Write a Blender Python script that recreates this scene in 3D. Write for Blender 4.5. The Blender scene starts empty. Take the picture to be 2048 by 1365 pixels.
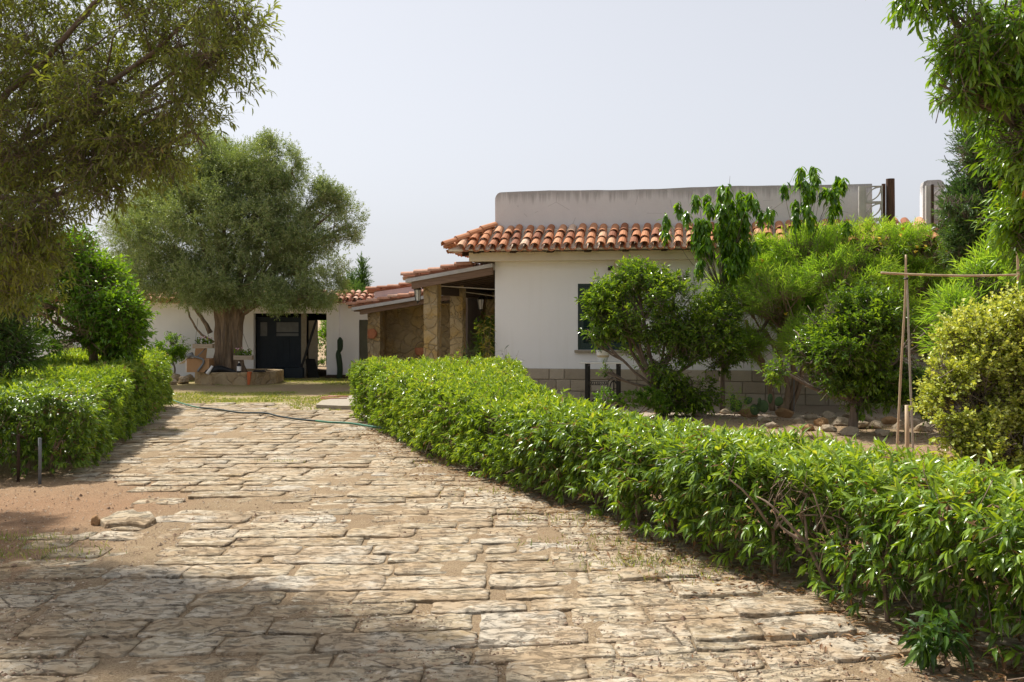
import bpy, math, random
import numpy as np
from mathutils import Vector, Matrix, Euler

R = math.radians
scene = bpy.context.scene
C = scene.collection

# ------------------------------------------------------------------ camera
FPX, HZ, EYE = 2000.0, 638.0, 1.65
cam_d = bpy.data.cameras.new('camera')
cam = bpy.data.objects.new('camera', cam_d)
C.objects.link(cam)
cam_d.sensor_width = 36.0
cam_d.lens = FPX / 2048 * 36
cam_d.shift_y = -44.5 / 2048
cam_d.clip_end = 3000
cam.location = (0, 0, EYE)
cam.rotation_euler = (R(90), 0, 0)
scene.camera = cam

# ------------------------------------------------------------------ light
scene.cycles.max_bounces = 14
scene.cycles.diffuse_bounces = 7
SUN_AZ, SUN_EL = -42.0, 56.0            # degrees; az measured from +Y, negative = left of the view
scene.view_settings.view_transform = 'Standard'
scene.view_settings.look = 'None'
scene.view_settings.gamma = 1
scene.view_settings.exposure = 0.90
world = bpy.data.worlds.new('World')
scene.world = world
world.use_nodes = True
wn, wl = world.node_tree.nodes, world.node_tree.links
wn.clear()
sky = wn.new('ShaderNodeTexSky')
sky.sky_type = 'NISHITA'
sky.sun_disc = False
sky.sun_elevation = R(SUN_EL)
sky.sun_rotation = R(SUN_AZ)
sky.altitude = 0
sky.air_density = 1.0
sky.dust_density = 2.4
sky.ozone_density = 2.0
hs = wn.new('ShaderNodeHueSaturation')
hs.inputs['Saturation'].default_value = 0.26
tint = wn.new('ShaderNodeMix'); tint.data_type = 'RGBA'; tint.blend_type = 'MULTIPLY'
tint.inputs['Factor'].default_value = 1.0
tint.inputs[7].default_value = (0.985, 0.985, 1.005, 1)
bg = wn.new('ShaderNodeBackground')
bg.inputs['Strength'].default_value = 0.099
wo = wn.new('ShaderNodeOutputWorld')
wl.new(sky.outputs[0], hs.inputs['Color'])
haze = wn.new('ShaderNodeMix'); haze.data_type = 'RGBA'     # even veil of thin high haze over the whole sky
haze.inputs['Factor'].default_value = 0.55
haze.inputs[7].default_value = (3.42, 3.53, 3.78, 1)
wl.new(hs.outputs[0], haze.inputs[6])
wl.new(haze.outputs[2], tint.inputs[6])
wl.new(tint.outputs[2], bg.inputs['Color'])
wl.new(bg.outputs[0], wo.inputs['Surface'])
sun_d = bpy.data.lights.new('sun', 'SUN')
sun_d.energy = 3.5
sun_d.angle = R(2.0)
sun_d.color = (1.0, 0.95, 0.86)
sun = bpy.data.objects.new('sun', sun_d)
C.objects.link(sun)
_s = Vector((math.sin(R(SUN_AZ)) * math.cos(R(SUN_EL)), math.cos(R(SUN_AZ)) * math.cos(R(SUN_EL)), math.sin(R(SUN_EL))))
sun.rotation_euler = _s.to_track_quat('Z', 'Y').to_euler()
sun.location = (-20, 20, 30)

# ------------------------------------------------------------------ helpers
def PX(px, py, Y):
    """measured point of the photograph at distance Y, in metres"""
    return ((px - 1024) * Y / FPX, Y, EYE + (HZ - py) * Y / FPX)

def GX(px, py):
    Y = FPX * EYE / (py - HZ)
    return ((px - 1024) * Y / FPX, Y)

def tag(o, label=None, cat=None, group=None, kind=None):
    if label: o['label'] = label
    if cat: o['category'] = cat
    if group: o['group'] = group
    if kind: o['kind'] = kind
    return o

def empty(name, loc=(0, 0, 0), rz=0.0):
    o = bpy.data.objects.new(name, None)
    C.objects.link(o)
    o.location = loc
    o.rotation_euler = (0, 0, rz)
    o.empty_display_size = 0.2
    return o

def mesh_np(name, V, polys, mat, parent=None, rnd=None, smooth=False, loc=None, extra=None):
    me = bpy.data.meshes.new(name)
    V = np.asarray(V, dtype=np.float32)
    me.vertices.add(len(V))
    me.vertices.foreach_set('co', V.ravel())
    idx = np.concatenate([np.asarray(p, dtype=np.int32).ravel() for p in polys])
    sizes = np.concatenate([np.full(len(p), np.asarray(p).shape[1], dtype=np.int32) for p in polys])
    starts = np.concatenate([[0], np.cumsum(sizes)[:-1]]).astype(np.int32)
    me.loops.add(len(idx))
    me.loops.foreach_set('vertex_index', idx)
    me.polygons.add(len(sizes))
    me.polygons.foreach_set('loop_start', starts)
    me.polygons.foreach_set('use_smooth', np.full(len(sizes), bool(smooth)) if not isinstance(smooth, np.ndarray) else smooth)
    if rnd is not None:
        a = me.attributes.new('rnd', 'FLOAT', 'POINT')
        a.data.foreach_set('value', np.asarray(rnd, dtype=np.float32))
    if extra:
        for k, v in extra.items():
            a = me.attributes.new(k, 'FLOAT', 'POINT')
            a.data.foreach_set('value', np.asarray(v, dtype=np.float32))
    me.update(calc_edges=True)
    me.materials.append(mat)
    o = bpy.data.objects.new(name, me)
    C.objects.link(o)
    if parent is not None: o.parent = parent
    if loc is not None: o.location = loc
    return o

def frame_of(d):
    d = np.asarray(d, float)
    d = d / (np.linalg.norm(d) + 1e-9)
    a = np.array((0, 0, 1.0)) if abs(d[2]) < 0.9 else np.array((1.0, 0, 0))
    s = np.cross(d, a); s /= np.linalg.norm(s)
    return d, s, np.cross(s, d)

class MB:
    """collects shapes into one mesh"""
    def __init__(self):
        self.V, self.F, self.r, self.n = [], {}, [], 0
    def raw(self, V, polys, rnd=0.5):
        V = np.asarray(V, float)
        for p in polys:
            p = np.asarray(p, int)
            self.F.setdefault(p.shape[1], []).append(p + self.n)
        self.V.append(V)
        self.r.append(np.full(len(V), rnd) if np.isscalar(rnd) else np.asarray(rnd))
        self.n += len(V)
        return self
    def box(self, x0, x1, y0, y1, z0, z1, rnd=0.5, M=None):
        V = np.array([(x0, y0, z0), (x1, y0, z0), (x1, y1, z0), (x0, y1, z0),
                      (x0, y0, z1), (x1, y0, z1), (x1, y1, z1), (x0, y1, z1)], float)
        if M is not None:
            V = np.array([tuple(M @ Vector(v)) for v in V])
        return self.raw(V, [[(0, 3, 2, 1), (4, 5, 6, 7), (0, 1, 5, 4), (1, 2, 6, 5), (2, 3, 7, 6), (3, 0, 4, 7)]], rnd)
    def hexa(self, V, rnd=0.5):
        return self.raw(V, [[(0, 3, 2, 1), (4, 5, 6, 7), (0, 1, 5, 4), (1, 2, 6, 5), (2, 3, 7, 6), (3, 0, 4, 7)]], rnd)
    def beam(self, a, b, w, h, rnd=0.5):
        a, b = np.array(a, float), np.array(b, float)
        d, s, u = frame_of(b - a)
        V = []
        for p in (a, b):
            for q in ((-1, -1), (1, -1), (1, 1), (-1, 1)):
                V.append(p + s * w / 2 * q[0] + u * h / 2 * q[1])
        return self.raw(V, [[(0, 1, 2, 3), (7, 6, 5, 4), (0, 4, 5, 1), (1, 5, 6, 2), (2, 6, 7, 3), (3, 7, 4, 0)]], rnd)
    def tube(self, pts, rad, n=8, rnd=0.5, rough=0.0, rng=None):
        pts = np.asarray(pts, float)
        m = len(pts)
        rad = np.full(m, rad, float) if np.isscalar(rad) else np.asarray(rad, float)
        T = np.gradient(pts, axis=0)
        d, s, u = frame_of(T[0])
        V = np.zeros((m, n, 3))
        ang = np.arange(n) / n * 2 * math.pi
        for i in range(m):
            t = T[i] / (np.linalg.norm(T[i]) + 1e-9)
            s = s - t * np.dot(s, t); s /= (np.linalg.norm(s) + 1e-9)
            u = np.cross(t, s)
            rr = rad[i] * np.ones(n)
            if rough and rng is not None: rr = rr * (1 + rough * rng.uniform(-1, 1, n))
            V[i] = pts[i] + (np.cos(ang) * rr)[:, None] * s + (np.sin(ang) * rr)[:, None] * u
        F = []
        for i in range(m - 1):
            for k in range(n):
                k2 = (k + 1) % n
                F.append((i * n + k, i * n + k2, (i + 1) * n + k2, (i + 1) * n + k))
        V = V.reshape(-1, 3)
        V = np.vstack([V, pts[0], pts[-1]])
        caps = [(m * n, (k + 1) % n, k) for k in range(n)] + [(m * n + 1, (m - 1) * n + k, (m - 1) * n + (k + 1) % n) for k in range(n)]
        return self.raw(V, [F, caps], rnd)
    def lathe(self, prof, c=(0, 0, 0), n=20, rnd=0.5, sx=1.0, sy=1.0):
        m = len(prof)
        ang = np.arange(n) / n * 2 * math.pi
        V = np.zeros((m, n, 3))
        for i, (r, z) in enumerate(prof):
            V[i, :, 0] = c[0] + r * np.cos(ang) * sx
            V[i, :, 1] = c[1] + r * np.sin(ang) * sy
            V[i, :, 2] = c[2] + z
        F = [(i * n + k, i * n + (k + 1) % n, (i + 1) * n + (k + 1) % n, (i + 1) * n + k) for i in range(m - 1) for k in range(n)]
        caps = [tuple(range(n - 1, -1, -1)), tuple((m - 1) * n + k for k in range(n))]
        return self.raw(V.reshape(-1, 3), [F, caps], rnd)
    def ring(self, c, R0, r, axis='y', n=28, k=6, rnd=0.5):
        a = np.linspace(0, 2 * math.pi, n + 1)
        if axis == 'y': pts = [(c[0] + R0 * math.cos(t), c[1], c[2] + R0 * math.sin(t)) for t in a]
        else: pts = [(c[0] + R0 * math.cos(t), c[1] + R0 * math.sin(t), c[2]) for t in a]
        return self.tube(pts, r, k, rnd)
    def build(self, name, mat, parent=None, smooth=False, bevel=0.0, loc=None):
        o = mesh_np(name, np.vstack(self.V), [np.vstack(v) for v in self.F.values()], mat, parent,
                    np.concatenate(self.r), smooth, loc)
        if bevel:
            b = o.modifiers.new('bevel', 'BEVEL'); b.width = bevel; b.segments = 2; b.limit_method = 'ANGLE'
        return o

# ---- noise in numpy
_kr = np.random.RandomState(11)
_K = _kr.normal(size=(10, 3)); _K /= np.linalg.norm(_K, axis=1)[:, None]; _K *= _kr.uniform(0.7, 1.5, 10)[:, None]
_PH = _kr.uniform(0, 6.28, 10)
def n3(P, f):
    P = np.asarray(P, float) * (f * 6.283)
    return np.sin(P @ _K.T + _PH + 1.3 * np.sin((P * 0.73) @ _K[::-1].T)).sum(1) / 4.0
def fbm(P, f, o=3):
    s, a = 0, 1.0
    for i in range(o):
        s = s + a * n3(np.asarray(P) + 17.3 * i, f); a *= 0.5; f *= 2.03
    return s / 1.6

# ---- node materials
def new_mat(name):
    m = bpy.data.materials.new(name); m.use_nodes = True
    nt = m.node_tree; nt.nodes.clear()
    out = nt.nodes.new('ShaderNodeOutputMaterial')
    p = nt.nodes.new('ShaderNodeBsdfPrincipled')
    nt.links.new(p.outputs[0], out.inputs['Surface'])
    return m, nt, p, out
def node(nt, typ, **kw):
    n = nt.nodes.new(typ)
    for k, v in kw.items():
        if k in n.inputs.keys() if hasattr(n.inputs, 'keys') else False: n.inputs[k].default_value = v
        else: setattr(n, k, v)
    return n
def ramp(nt, fac, stops):
    r = nt.nodes.new('ShaderNodeValToRGB')
    e = r.color_ramp.elements
    while len(e) < len(stops): e.new(0.5)
    for i, (p, c) in enumerate(stops):
        e[i].position = p; e[i].color = (*c, 1) if len(c) == 3 else c
    nt.links.new(fac, r.inputs[0])
    return r.outputs[0]
def coords(nt, scale=(1, 1, 1), kind='Object'):
    t = nt.nodes.new('ShaderNodeTexCoord'); m = nt.nodes.new('ShaderNodeMapping')
    m.inputs['Scale'].default_value = scale
    nt.links.new(t.outputs[kind], m.inputs[0])
    return m.outputs[0]
def noise(nt, vec, scale, detail=6, rough=0.6, dist=0.0):
    n = nt.nodes.new('ShaderNodeTexNoise')
    n.inputs['Scale'].default_value = scale; n.inputs['Detail'].default_value = detail
    n.inputs['Roughness'].default_value = rough; n.inputs['Distortion'].default_value = dist
    nt.links.new(vec, n.inputs['Vector'])
    return n.outputs[0]
def voro(nt, vec, scale, feature='F1', out='Distance', rnd=1.0):
    n = nt.nodes.new('ShaderNodeTexVoronoi'); n.feature = feature
    n.inputs['Scale'].default_value = scale; n.inputs['Randomness'].default_value = rnd
    nt.links.new(vec, n.inputs['Vector'])
    return n.outputs[out]
def mixc(nt, fac, a, b, mode='MIX'):
    n = nt.nodes.new('ShaderNodeMix'); n.data_type = 'RGBA'; n.blend_type = mode
    for s, v in ((0, fac), (6, a), (7, b)):
        if isinstance(v, bpy.types.NodeSocket): nt.links.new(v, n.inputs[s])
        elif s == 0: n.inputs[s].default_value = v
        else: n.inputs[s].default_value = (*v, 1)
    return n.outputs[2]
def mth(nt, op, a, b=0.0, clamp=False):
    n = nt.nodes.new('ShaderNodeMath'); n.operation = op; n.use_clamp = clamp
    for i, v in enumerate((a, b)):
        if isinstance(v, bpy.types.NodeSocket): nt.links.new(v, n.inputs[i])
        else: n.inputs[i].default_value = v
    return n.outputs[0]
def bump(nt, p, h, strength=0.4, dist=0.02):
    b = nt.nodes.new('ShaderNodeBump'); b.inputs['Strength'].default_value = strength; b.inputs['Distance'].default_value = dist
    nt.links.new(h, b.inputs['Height']); nt.links.new(b.outputs[0], p.inputs['Normal'])
def attr(nt, name='rnd'):
    a = nt.nodes.new('ShaderNodeAttribute'); a.attribute_name = name
    return a.outputs['Fac']

def surf(name, c1, c2, scale=4, rough=0.8, stretch=(1, 1, 1), bs=0.3, bscale=None, bd=0.01, lo=0.3, hi=0.7, spec=0.3, rndv=0.0, metal=0.0):
    """plain weathered surface: two tones of the same stuff, fine bump, optional variation per piece"""
    m, nt, p, out = new_mat(name)
    v = coords(nt, stretch)
    n1 = noise(nt, v, scale, 8, 0.62)
    c = ramp(nt, n1, [(lo, c1), (hi, c2)])
    if rndv:
        k = mth(nt, 'ADD', mth(nt, 'MULTIPLY', attr(nt), 2 * rndv), 1 - rndv)
        g = nt.nodes.new('ShaderNodeCombineColor')
        for i in range(3): nt.links.new(k, g.inputs[i])
        c = mixc(nt, 1.0, c, g.outputs[0], 'MULTIPLY')
    nt.links.new(c, p.inputs['Base Color'])
    p.inputs['Roughness'].default_value = rough
    p.inputs['Specular IOR Level'].default_value = spec
    p.inputs['Metallic'].default_value = metal
    if bs: bump(nt, p, noise(nt, v, bscale or scale * 6, 6, 0.65), bs, bd)
    return m

def leafmat(name, stops, trans=0.38, rough=0.38, back=None, spec=0.5, tcol=(1.5, 1.35, 0.45)):
    m, nt, p, out = new_mat(name)
    c = ramp(nt, attr(nt), stops)
    base = c
    if back is not None:
        g = nt.nodes.new('ShaderNodeNewGeometry')
        base = mixc(nt, g.outputs['Backfacing'], c, back)
    nt.links.new(base, p.inputs['Base Color'])
    p.inputs['Roughness'].default_value = rough
    p.inputs['Specular IOR Level'].default_value = spec
    t = nt.nodes.new('ShaderNodeBsdfTranslucent')
    nt.links.new(mixc(nt, 1.0, c, tcol, 'MULTIPLY'), t.inputs['Color'])
    mx = nt.nodes.new('ShaderNodeMixShader'); mx.inputs[0].default_value = trans
    nt.links.new(p.outputs[0], mx.inputs[1]); nt.links.new(t.outputs[0], mx.inputs[2])
    nt.links.new(mx.outputs[0], out.inputs['Surface'])
    return m

# ---- leaves
T4 = (np.array([(0, 0, 0, 0), (.45, .5, .22, -.03), (1, 0, 0, -.14), (.45, -.5, .22, -.03)]), np.array([(0, 2, 1), (0, 3, 2)]))
T8 = (np.array([(0, 0, 0, 0), (.28, .40, .16, .01), (.28, 0, 0, .02), (.28, -.40, .16, .01),
                (.62, .42, .16, -.05), (.62, 0, 0, -.04), (.62, -.42, .16, -.05), (1, 0, 0, -.2)]),
      np.array([(0, 2, 1), (0, 3, 2), (1, 2, 5), (1, 5, 4), (2, 3, 6), (2, 6, 5), (4, 5, 7), (5, 6, 7)]))
TR = (np.array([(0, 0, 0, 0), (.3, .42, .12, 0), (.75, .46, .12, 0), (1, 0, 0, -.08), (.75, -.46, .12, 0), (.3, -.42, .12, 0)]),
      np.array([(0, 3, 2), (0, 2, 1), (0, 5, 4), (0, 4, 3)]))

def nrm(A): return A / (np.linalg.norm(A, axis=-1, keepdims=True) + 1e-9)

def leaves(P, D, N, L, W, rnd, tpl):
    T, F = tpl
    S = nrm(np.cross(N, D)); N2 = nrm(np.cross(D, S))
    V = (P[:, None, :] + (T[None, :, 0] * L[:, None])[..., None] * D[:, None, :]
         + (T[None, :, 1] * W[:, None])[..., None] * S[:, None, :]
         + (T[None, :, 2] * W[:, None] + T[None, :, 3] * L[:, None])[..., None] * N2[:, None, :])
    k = len(T)
    Fa = (F[None] + (np.arange(len(P)) * k)[:, None, None]).reshape(-1, 3)
    return V.reshape(-1, 3), Fa, np.repeat(rnd, k)

def twig_leaves(rng, P, D, twL, n, L, W, ang=(0.5, 1.0), droop=0.2, tpl=T4, rbase=None, lv=0.25, upn=1.0, tipc=0.25, cluster=0.0):
    """n leaves along each twig (P start, D direction)"""
    m = len(P)
    d, a = D, np.tile((0.0, 0, 1.0), (m, 1))
    a[np.abs(d[:, 2]) > 0.9] = (1.0, 0, 0)
    s = nrm(np.cross(d, a)); u = np.cross(s, d)
    t = (np.arange(n)[None, :] + rng.uniform(-.4, .4, (m, n))) / max(n - 1, 1)
    t = np.clip(t, 0, 1) ** (1.0 / (1.0 + cluster))
    phi = (np.arange(n) * 2.4)[None, :] + rng.uniform(0, 6.28, (m, 1)) + rng.uniform(-.4, .4, (m, n))
    al = rng.uniform(ang[0], ang[1], (m, n)) * (1.15 - 0.45 * t)
    tl = (twL * rng.uniform(.7, 1.3, (m, 1)))
    Q = P[:, None, :] + (t * tl)[..., None] * d[:, None, :]
    rad = np.cos(phi)[..., None] * s[:, None, :] + np.sin(phi)[..., None] * u[:, None, :]
    LD = np.cos(al)[..., None] * d[:, None, :] + np.sin(al)[..., None] * rad
    LD[..., 2] -= droop * rng.uniform(.5, 1.5, (m, n))
    LD = nrm(LD)
    N = np.zeros((m, n, 3)); N[..., 2] = upn
    N = N + rng.normal(0, .45, (m, n, 3))
    rb = (rng.uniform(0, 1, m) if rbase is None else rbase)
    r = np.clip(rb[:, None] * (1 - lv) + lv * rng.uniform(0, 1, (m, n)) + tipc * (t - .5), 0, 1)
    k = m * n
    Ls = (L * rng.uniform(.55, 1.25, (m, n))).ravel()
    return leaves(Q.reshape(k, 3), LD.reshape(k, 3), N.reshape(k, 3), Ls, Ls * (W / L) * rng.uniform(.8, 1.2, k), r.ravel(), tpl)

def sticks(P, D, L, r0):
    """thin three-sided twigs"""
    a = np.tile((0.0, 0, 1.0), (len(P), 1)); a[np.abs(D[:, 2]) > .9] = (1.0, 0, 0)
    s = nrm(np.cross(D, a)); u = np.cross(s, D)
    V = []
    for k in range(3):
        o = math.cos(k * 2.094) * s + math.sin(k * 2.094) * u
        V.append(P + o * r0)
    for k in range(3):
        o = math.cos(k * 2.094) * s + math.sin(k * 2.094) * u
        V.append(P + D * np.reshape(L, (-1, 1)) + o * r0 * .4)
    V = np.stack(V, 1)
    F = np.array([(0, 1, 4, 3), (1, 2, 5, 4), (2, 0, 3, 5)])
    Fa = (F[None] + (np.arange(len(P)) * 6)[:, None, None]).reshape(-1, 4)
    return V.reshape(-1, 3), Fa

def merge(parts):
    V, F, r, n = [], [], [], 0
    for v, f, q in parts:
        V.append(v); F.append(f + n); r.append(q); n += len(v)
    return np.vstack(V), np.vstack(F), np.concatenate(r)

def spline(pts, k=6):
    pts = np.asarray(pts, float)
    P = np.vstack([2 * pts[0] - pts[1], pts, 2 * pts[-1] - pts[-2]])
    out = []
    for i in range(1, len(P) - 2):
        for t in np.linspace(0, 1, k, endpoint=False):
            a, b, c, d = P[i - 1], P[i], P[i + 1], P[i + 2]
            out.append(.5 * ((2 * b) + (c - a) * t + (2 * a - 5 * b + 4 * c - d) * t * t + (3 * b - a - 3 * c + d) * t ** 3))
    out.append(pts[-1])
    return np.array(out)

def limb(mb, pts, r0, r1, rng, n=7, k=5, wob=0.03):
    p = spline(pts, k)
    L = np.linalg.norm(p[-1] - p[0])
    w = rng.normal(0, wob * L, p.shape) * np.linspace(0, 1, len(p))[:, None] * 0.35
    p = p + w
    t = np.linspace(0, 1, len(p))
    mb.tube(p, r0 + (r1 - r0) * t ** .8, n, rnd=rng.uniform(0, 1), rough=.08, rng=rng)
    return p

def blob(px, py, rx, ry, Y, dep=None):
    c = PX(px, py, Y); s = Y / FPX
    return (c[0], c[1], c[2], rx * s, (dep if dep else 0.5 * (rx + ry) * s), ry * s)

def crown_points(rng, blobs, count, shell=0.55, gate=None, up=0.3):
    B = np.array(blobs)
    w = (B[:, 3] * B[:, 4] * B[:, 5]) ** .75; w /= w.sum()
    P, D = [], []
    tot = 0
    while tot < count:
        k = rng.choice(len(B), count, p=w)
        u = nrm(rng.normal(size=(count, 3)))
        rr = (shell ** 3 + (1 - shell ** 3) * rng.uniform(0, 1, count)) ** (1 / 3.0)
        rr *= 1 + 0.16 * n3(u * 1.0 + B[k][:, :3], 0.9)
        p = B[k][:, :3] + u * rr[:, None] * B[k][:, 3:6]
        keep = np.ones(count, bool)
        if gate: keep = fbm(p, gate[0], 2) > gate[1]
        keep &= p[:, 2] > 0.05
        d = nrm(u / B[k][:, 3:6] * B[k][:, 3:6].mean(1)[:, None] * .8 + rng.normal(0, .45, (count, 3)) + np.array((0, 0, up)))
        P.append(p[keep]); D.append(d[keep]); tot += keep.sum()
    return np.vstack(P)[:count], np.vstack(D)[:count]

def tree_limbs(rng, start, blobs, r0, mb, sub=5, r1=.02, n=7, bend=0.25):
    """limbs from a fork to each clump of the crown, and lesser limbs inside it"""
    start = np.asarray(start, float)
    for b in blobs:
        c = np.array(b[:3]); rad = np.array(b[3:6])
        mid = start * .5 + c * .5; mid[2] += bend * rad[2] * rng.uniform(-.5, 1)
        mid += rng.normal(0, .12, 3) * rad
        p = limb(mb, [start, mid, c + rad * (0, 0, .3)], r0 * rng.uniform(.6, 1), r1, rng, n)
        for j in range(sub):
            a = p[rng.randint(len(p) // 2, len(p))]
            u = nrm(rng.normal(size=3) + np.array((0, 0, .3)))
            e = c + u * rad * .85
            limb(mb, [a, (a + e) / 2 + rng.normal(0, .08, 3) * rad, e], r1 * 1.2, r1 * .3, rng, 5, 4)
# ------------------------------------------------------------------ materials
M = {}
def mk_white(name, a, b, stain, streak):
    m, nt, p, out = new_mat(name)
    v = coords(nt)
    c = ramp(nt, noise(nt, v, 1.3, 8, .65), [(.3, a), (.75, b)])
    vs = coords(nt, (9, 9, .55))
    st = ramp(nt, noise(nt, vs, 1.0, 6, .6), [(.52, (0, 0, 0)), (.75, (1, 1, 1))])
    c = mixc(nt, mth(nt, 'MULTIPLY', st, streak), c, stain)
    sp = ramp(nt, noise(nt, v, 14, 6, .7), [(.66, (0, 0, 0)), (.8, (1, 1, 1))])
    c = mixc(nt, mth(nt, 'MULTIPLY', sp, streak * .5), c, stain)
    nt.links.new(c, p.inputs['Base Color'])
    p.inputs['Roughness'].default_value = .9; p.inputs['Specular IOR Level'].default_value = .2
    bump(nt, p, noise(nt, v, 38, 8, .7), .35, .006)
    return m
M['white'] = mk_white('white_render', (.87, .865, .87), (.905, .90, .905), (.70, .67, .62), .16)
M['white2'] = mk_white('outbuilding_render', (.84, .84, .87), (.89, .89, .91), (.62, .60, .56), .10)
M['pink'] = mk_white('lilac_render', (.60, .52, .54), (.68, .59, .61), (.36, .30, .30), .4)
M['cream'] = surf('cream_soffit', (.68, .60, .46), (.75, .67, .53), 2.5, .85, bs=.2)

def mk_parapet():
    m, nt, p, out = new_mat('parapet_render')
    v = coords(nt)
    c = ramp(nt, noise(nt, v, 1.1, 8, .7), [(.3, (.61, .585, .58)), (.72, (.70, .675, .665))])
    vs = coords(nt, (11, 11, .35))
    st = noise(nt, vs, 1.0, 8, .65)
    g = nt.nodes.new('ShaderNodeSeparateXYZ'); nt.links.new(v, g.inputs[0])
    # rain grime that starts at the coping and runs down
    top = mth(nt, 'MULTIPLY', mth(nt, 'SUBTRACT', g.outputs[2], 3.92), 3.2, True)
    f = mth(nt, 'MULTIPLY', mth(nt, 'SUBTRACT', mth(nt, 'ADD', mth(nt, 'MULTIPLY', top, .42), st), .62), 4.5, True)
    c = mixc(nt, mth(nt, 'MULTIPLY', f, .55), c, (.2, .185, .175))
    cr = voro(nt, coords(nt, (.9, .9, 1.3)), 1.6, 'DISTANCE_TO_EDGE')
    cf = mth(nt, 'MULTIPLY', mth(nt, 'LESS_THAN', cr, .006), mth(nt, 'GREATER_THAN', noise(nt, v, 1.7, 2), .53))
    c = mixc(nt, mth(nt, 'MULTIPLY', cf, .45), c, (.2, .18, .17))
    nt.links.new(c, p.inputs['Base Color']); p.inputs['Roughness'].default_value = .92
    p.inputs['Specular IOR Level'].default_value = .15
    bump(nt, p, noise(nt, v, 24, 8, .72), .5, .012)
    return m
M['parapet'] = mk_parapet()

def mk_tile(name, stops, moss=.35):
    m, nt, p, out = new_mat(name)
    v = coords(nt)
    c = ramp(nt, attr(nt), stops)
    n1 = noise(nt, v, 9, 7, .68)
    c = mixc(nt, mth(nt, 'MULTIPLY', ramp(nt, n1, [(.45, (0, 0, 0)), (.75, (1, 1, 1))]), .55), c, (.20, .10, .06))
    n2 = noise(nt, v, 26, 5, .7)
    c = mixc(nt, mth(nt, 'MULTIPLY', ramp(nt, n2, [(.6, (0, 0, 0)), (.72, (1, 1, 1))]), moss), c, (.42, .36, .28))
    nt.links.new(c, p.inputs['Base Color']); p.inputs['Roughness'].default_value = .82
    p.inputs['Specular IOR Level'].default_value = .25
    bump(nt, p, noise(nt, v, 60, 6, .7), .3, .004)
    return m
M['tile'] = mk_tile('terracotta_tile', [(0, (.25, .095, .05)), (.3, (.43, .175, .08)), (.65, (.54, .245, .12)), (.9, (.60, .34, .20)), (1, (.64, .46, .33))])
M['tile2'] = mk_tile('pale_tile', [(0, (.38, .17, .10)), (.5, (.50, .26, .17)), (1, (.58, .38, .28))], .5)  # paler and pinker tones than the house eave tiles

def mk_stonework(name, c1, c2, c3, vs, edge, ochre=.4, dark=(.10, .085, .065), st=(1, 1, 1)):
    """rubble stones set in mortar"""
    m, nt, p, out = new_mat(name)
    v = coords(nt, st)
    w = nt.nodes.new('ShaderNodeVectorMath'); w.operation = 'ADD'
    nz = nt.nodes.new('ShaderNodeTexNoise'); nz.inputs['Scale'].default_value = 3.0; nz.inputs['Detail'].default_value = 4
    sc = nt.nodes.new('ShaderNodeVectorMath'); sc.operation = 'SCALE'; sc.inputs['Scale'].default_value = .38
    nt.links.new(v, nz.inputs['Vector']); nt.links.new(nz.outputs['Color'], sc.inputs[0])
    nt.links.new(v, w.inputs[0]); nt.links.new(sc.outputs[0], w.inputs[1])
    vv = w.outputs[0]
    e = voro(nt, vv, vs, 'DISTANCE_TO_EDGE'); cid = voro(nt, vv, vs, 'F1', 'Color')
    sp = nt.nodes.new('ShaderNodeSeparateColor'); nt.links.new(cid, sp.inputs[0])
    n1 = noise(nt, v, 7, 8, .68)
    c = ramp(nt, sp.outputs[0], [(0, c1), (.5, c2), (1, c3)])
    c = mixc(nt, mth(nt, 'MULTIPLY', n1, .5), c, c1)
    oc = ramp(nt, noise(nt, v, 2.2, 5, .6), [(.5, (0, 0, 0)), (.68, (1, 1, 1))])
    c = mixc(nt, mth(nt, 'MULTIPLY', oc, ochre), c, (.46, .29, .08))
    pit = ramp(nt, noise(nt, v, 30, 8, .75), [(.56, (0, 0, 0)), (.75, (1, 1, 1))])
    c = mixc(nt, mth(nt, 'MULTIPLY', pit, .5), c, dark)
    er = ramp(nt, e, [(0, (1, 1, 1)), (edge, (0, 0, 0))])
    gap = mth(nt, 'MULTIPLY', er, ramp(nt, noise(nt, v, 2.6, 3, .5), [(.46, (.08, .08, .08)), (.60, (1, 1, 1))]))
    stn = ramp(nt, noise(nt, v, 1.6, 8, .7), [(.48, (0, 0, 0)), (.66, (1, 1, 1))])
    c = mixc(nt, mth(nt, 'MULTIPLY', stn, .5), c, (.20, .155, .10))
    c = mixc(nt, mth(nt, 'MULTIPLY', gap, .55), c, dark)
    nt.links.new(c, p.inputs['Base Color']); p.inputs['Roughness'].default_value = .93
    p.inputs['Specular IOR Level'].default_value = .15
    h = mth(nt, 'ADD', mth(nt, 'MULTIPLY', mth(nt, 'MINIMUM', e, .12), 6.0), mth(nt, 'MULTIPLY', noise(nt, v, 22, 9, .75), .9))
    bump(nt, p, h, 1.0, .035)
    return m
M['pillar'] = mk_stonework('rubble_pillar', (.36, .275, .16), (.52, .41, .25), (.48, .32, .12), 5.0, .05, .8)
M['rubble'] = mk_stonework('rubble_wall', (.36, .27, .15), (.44, .33, .18), (.40, .28, .12), 4.2, .03, .5)
M['planter'] = mk_stonework('planter_stone', (.40, .31, .19), (.45, .36, .23), (.40, .28, .16), 3.0, .02, .3)

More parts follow.
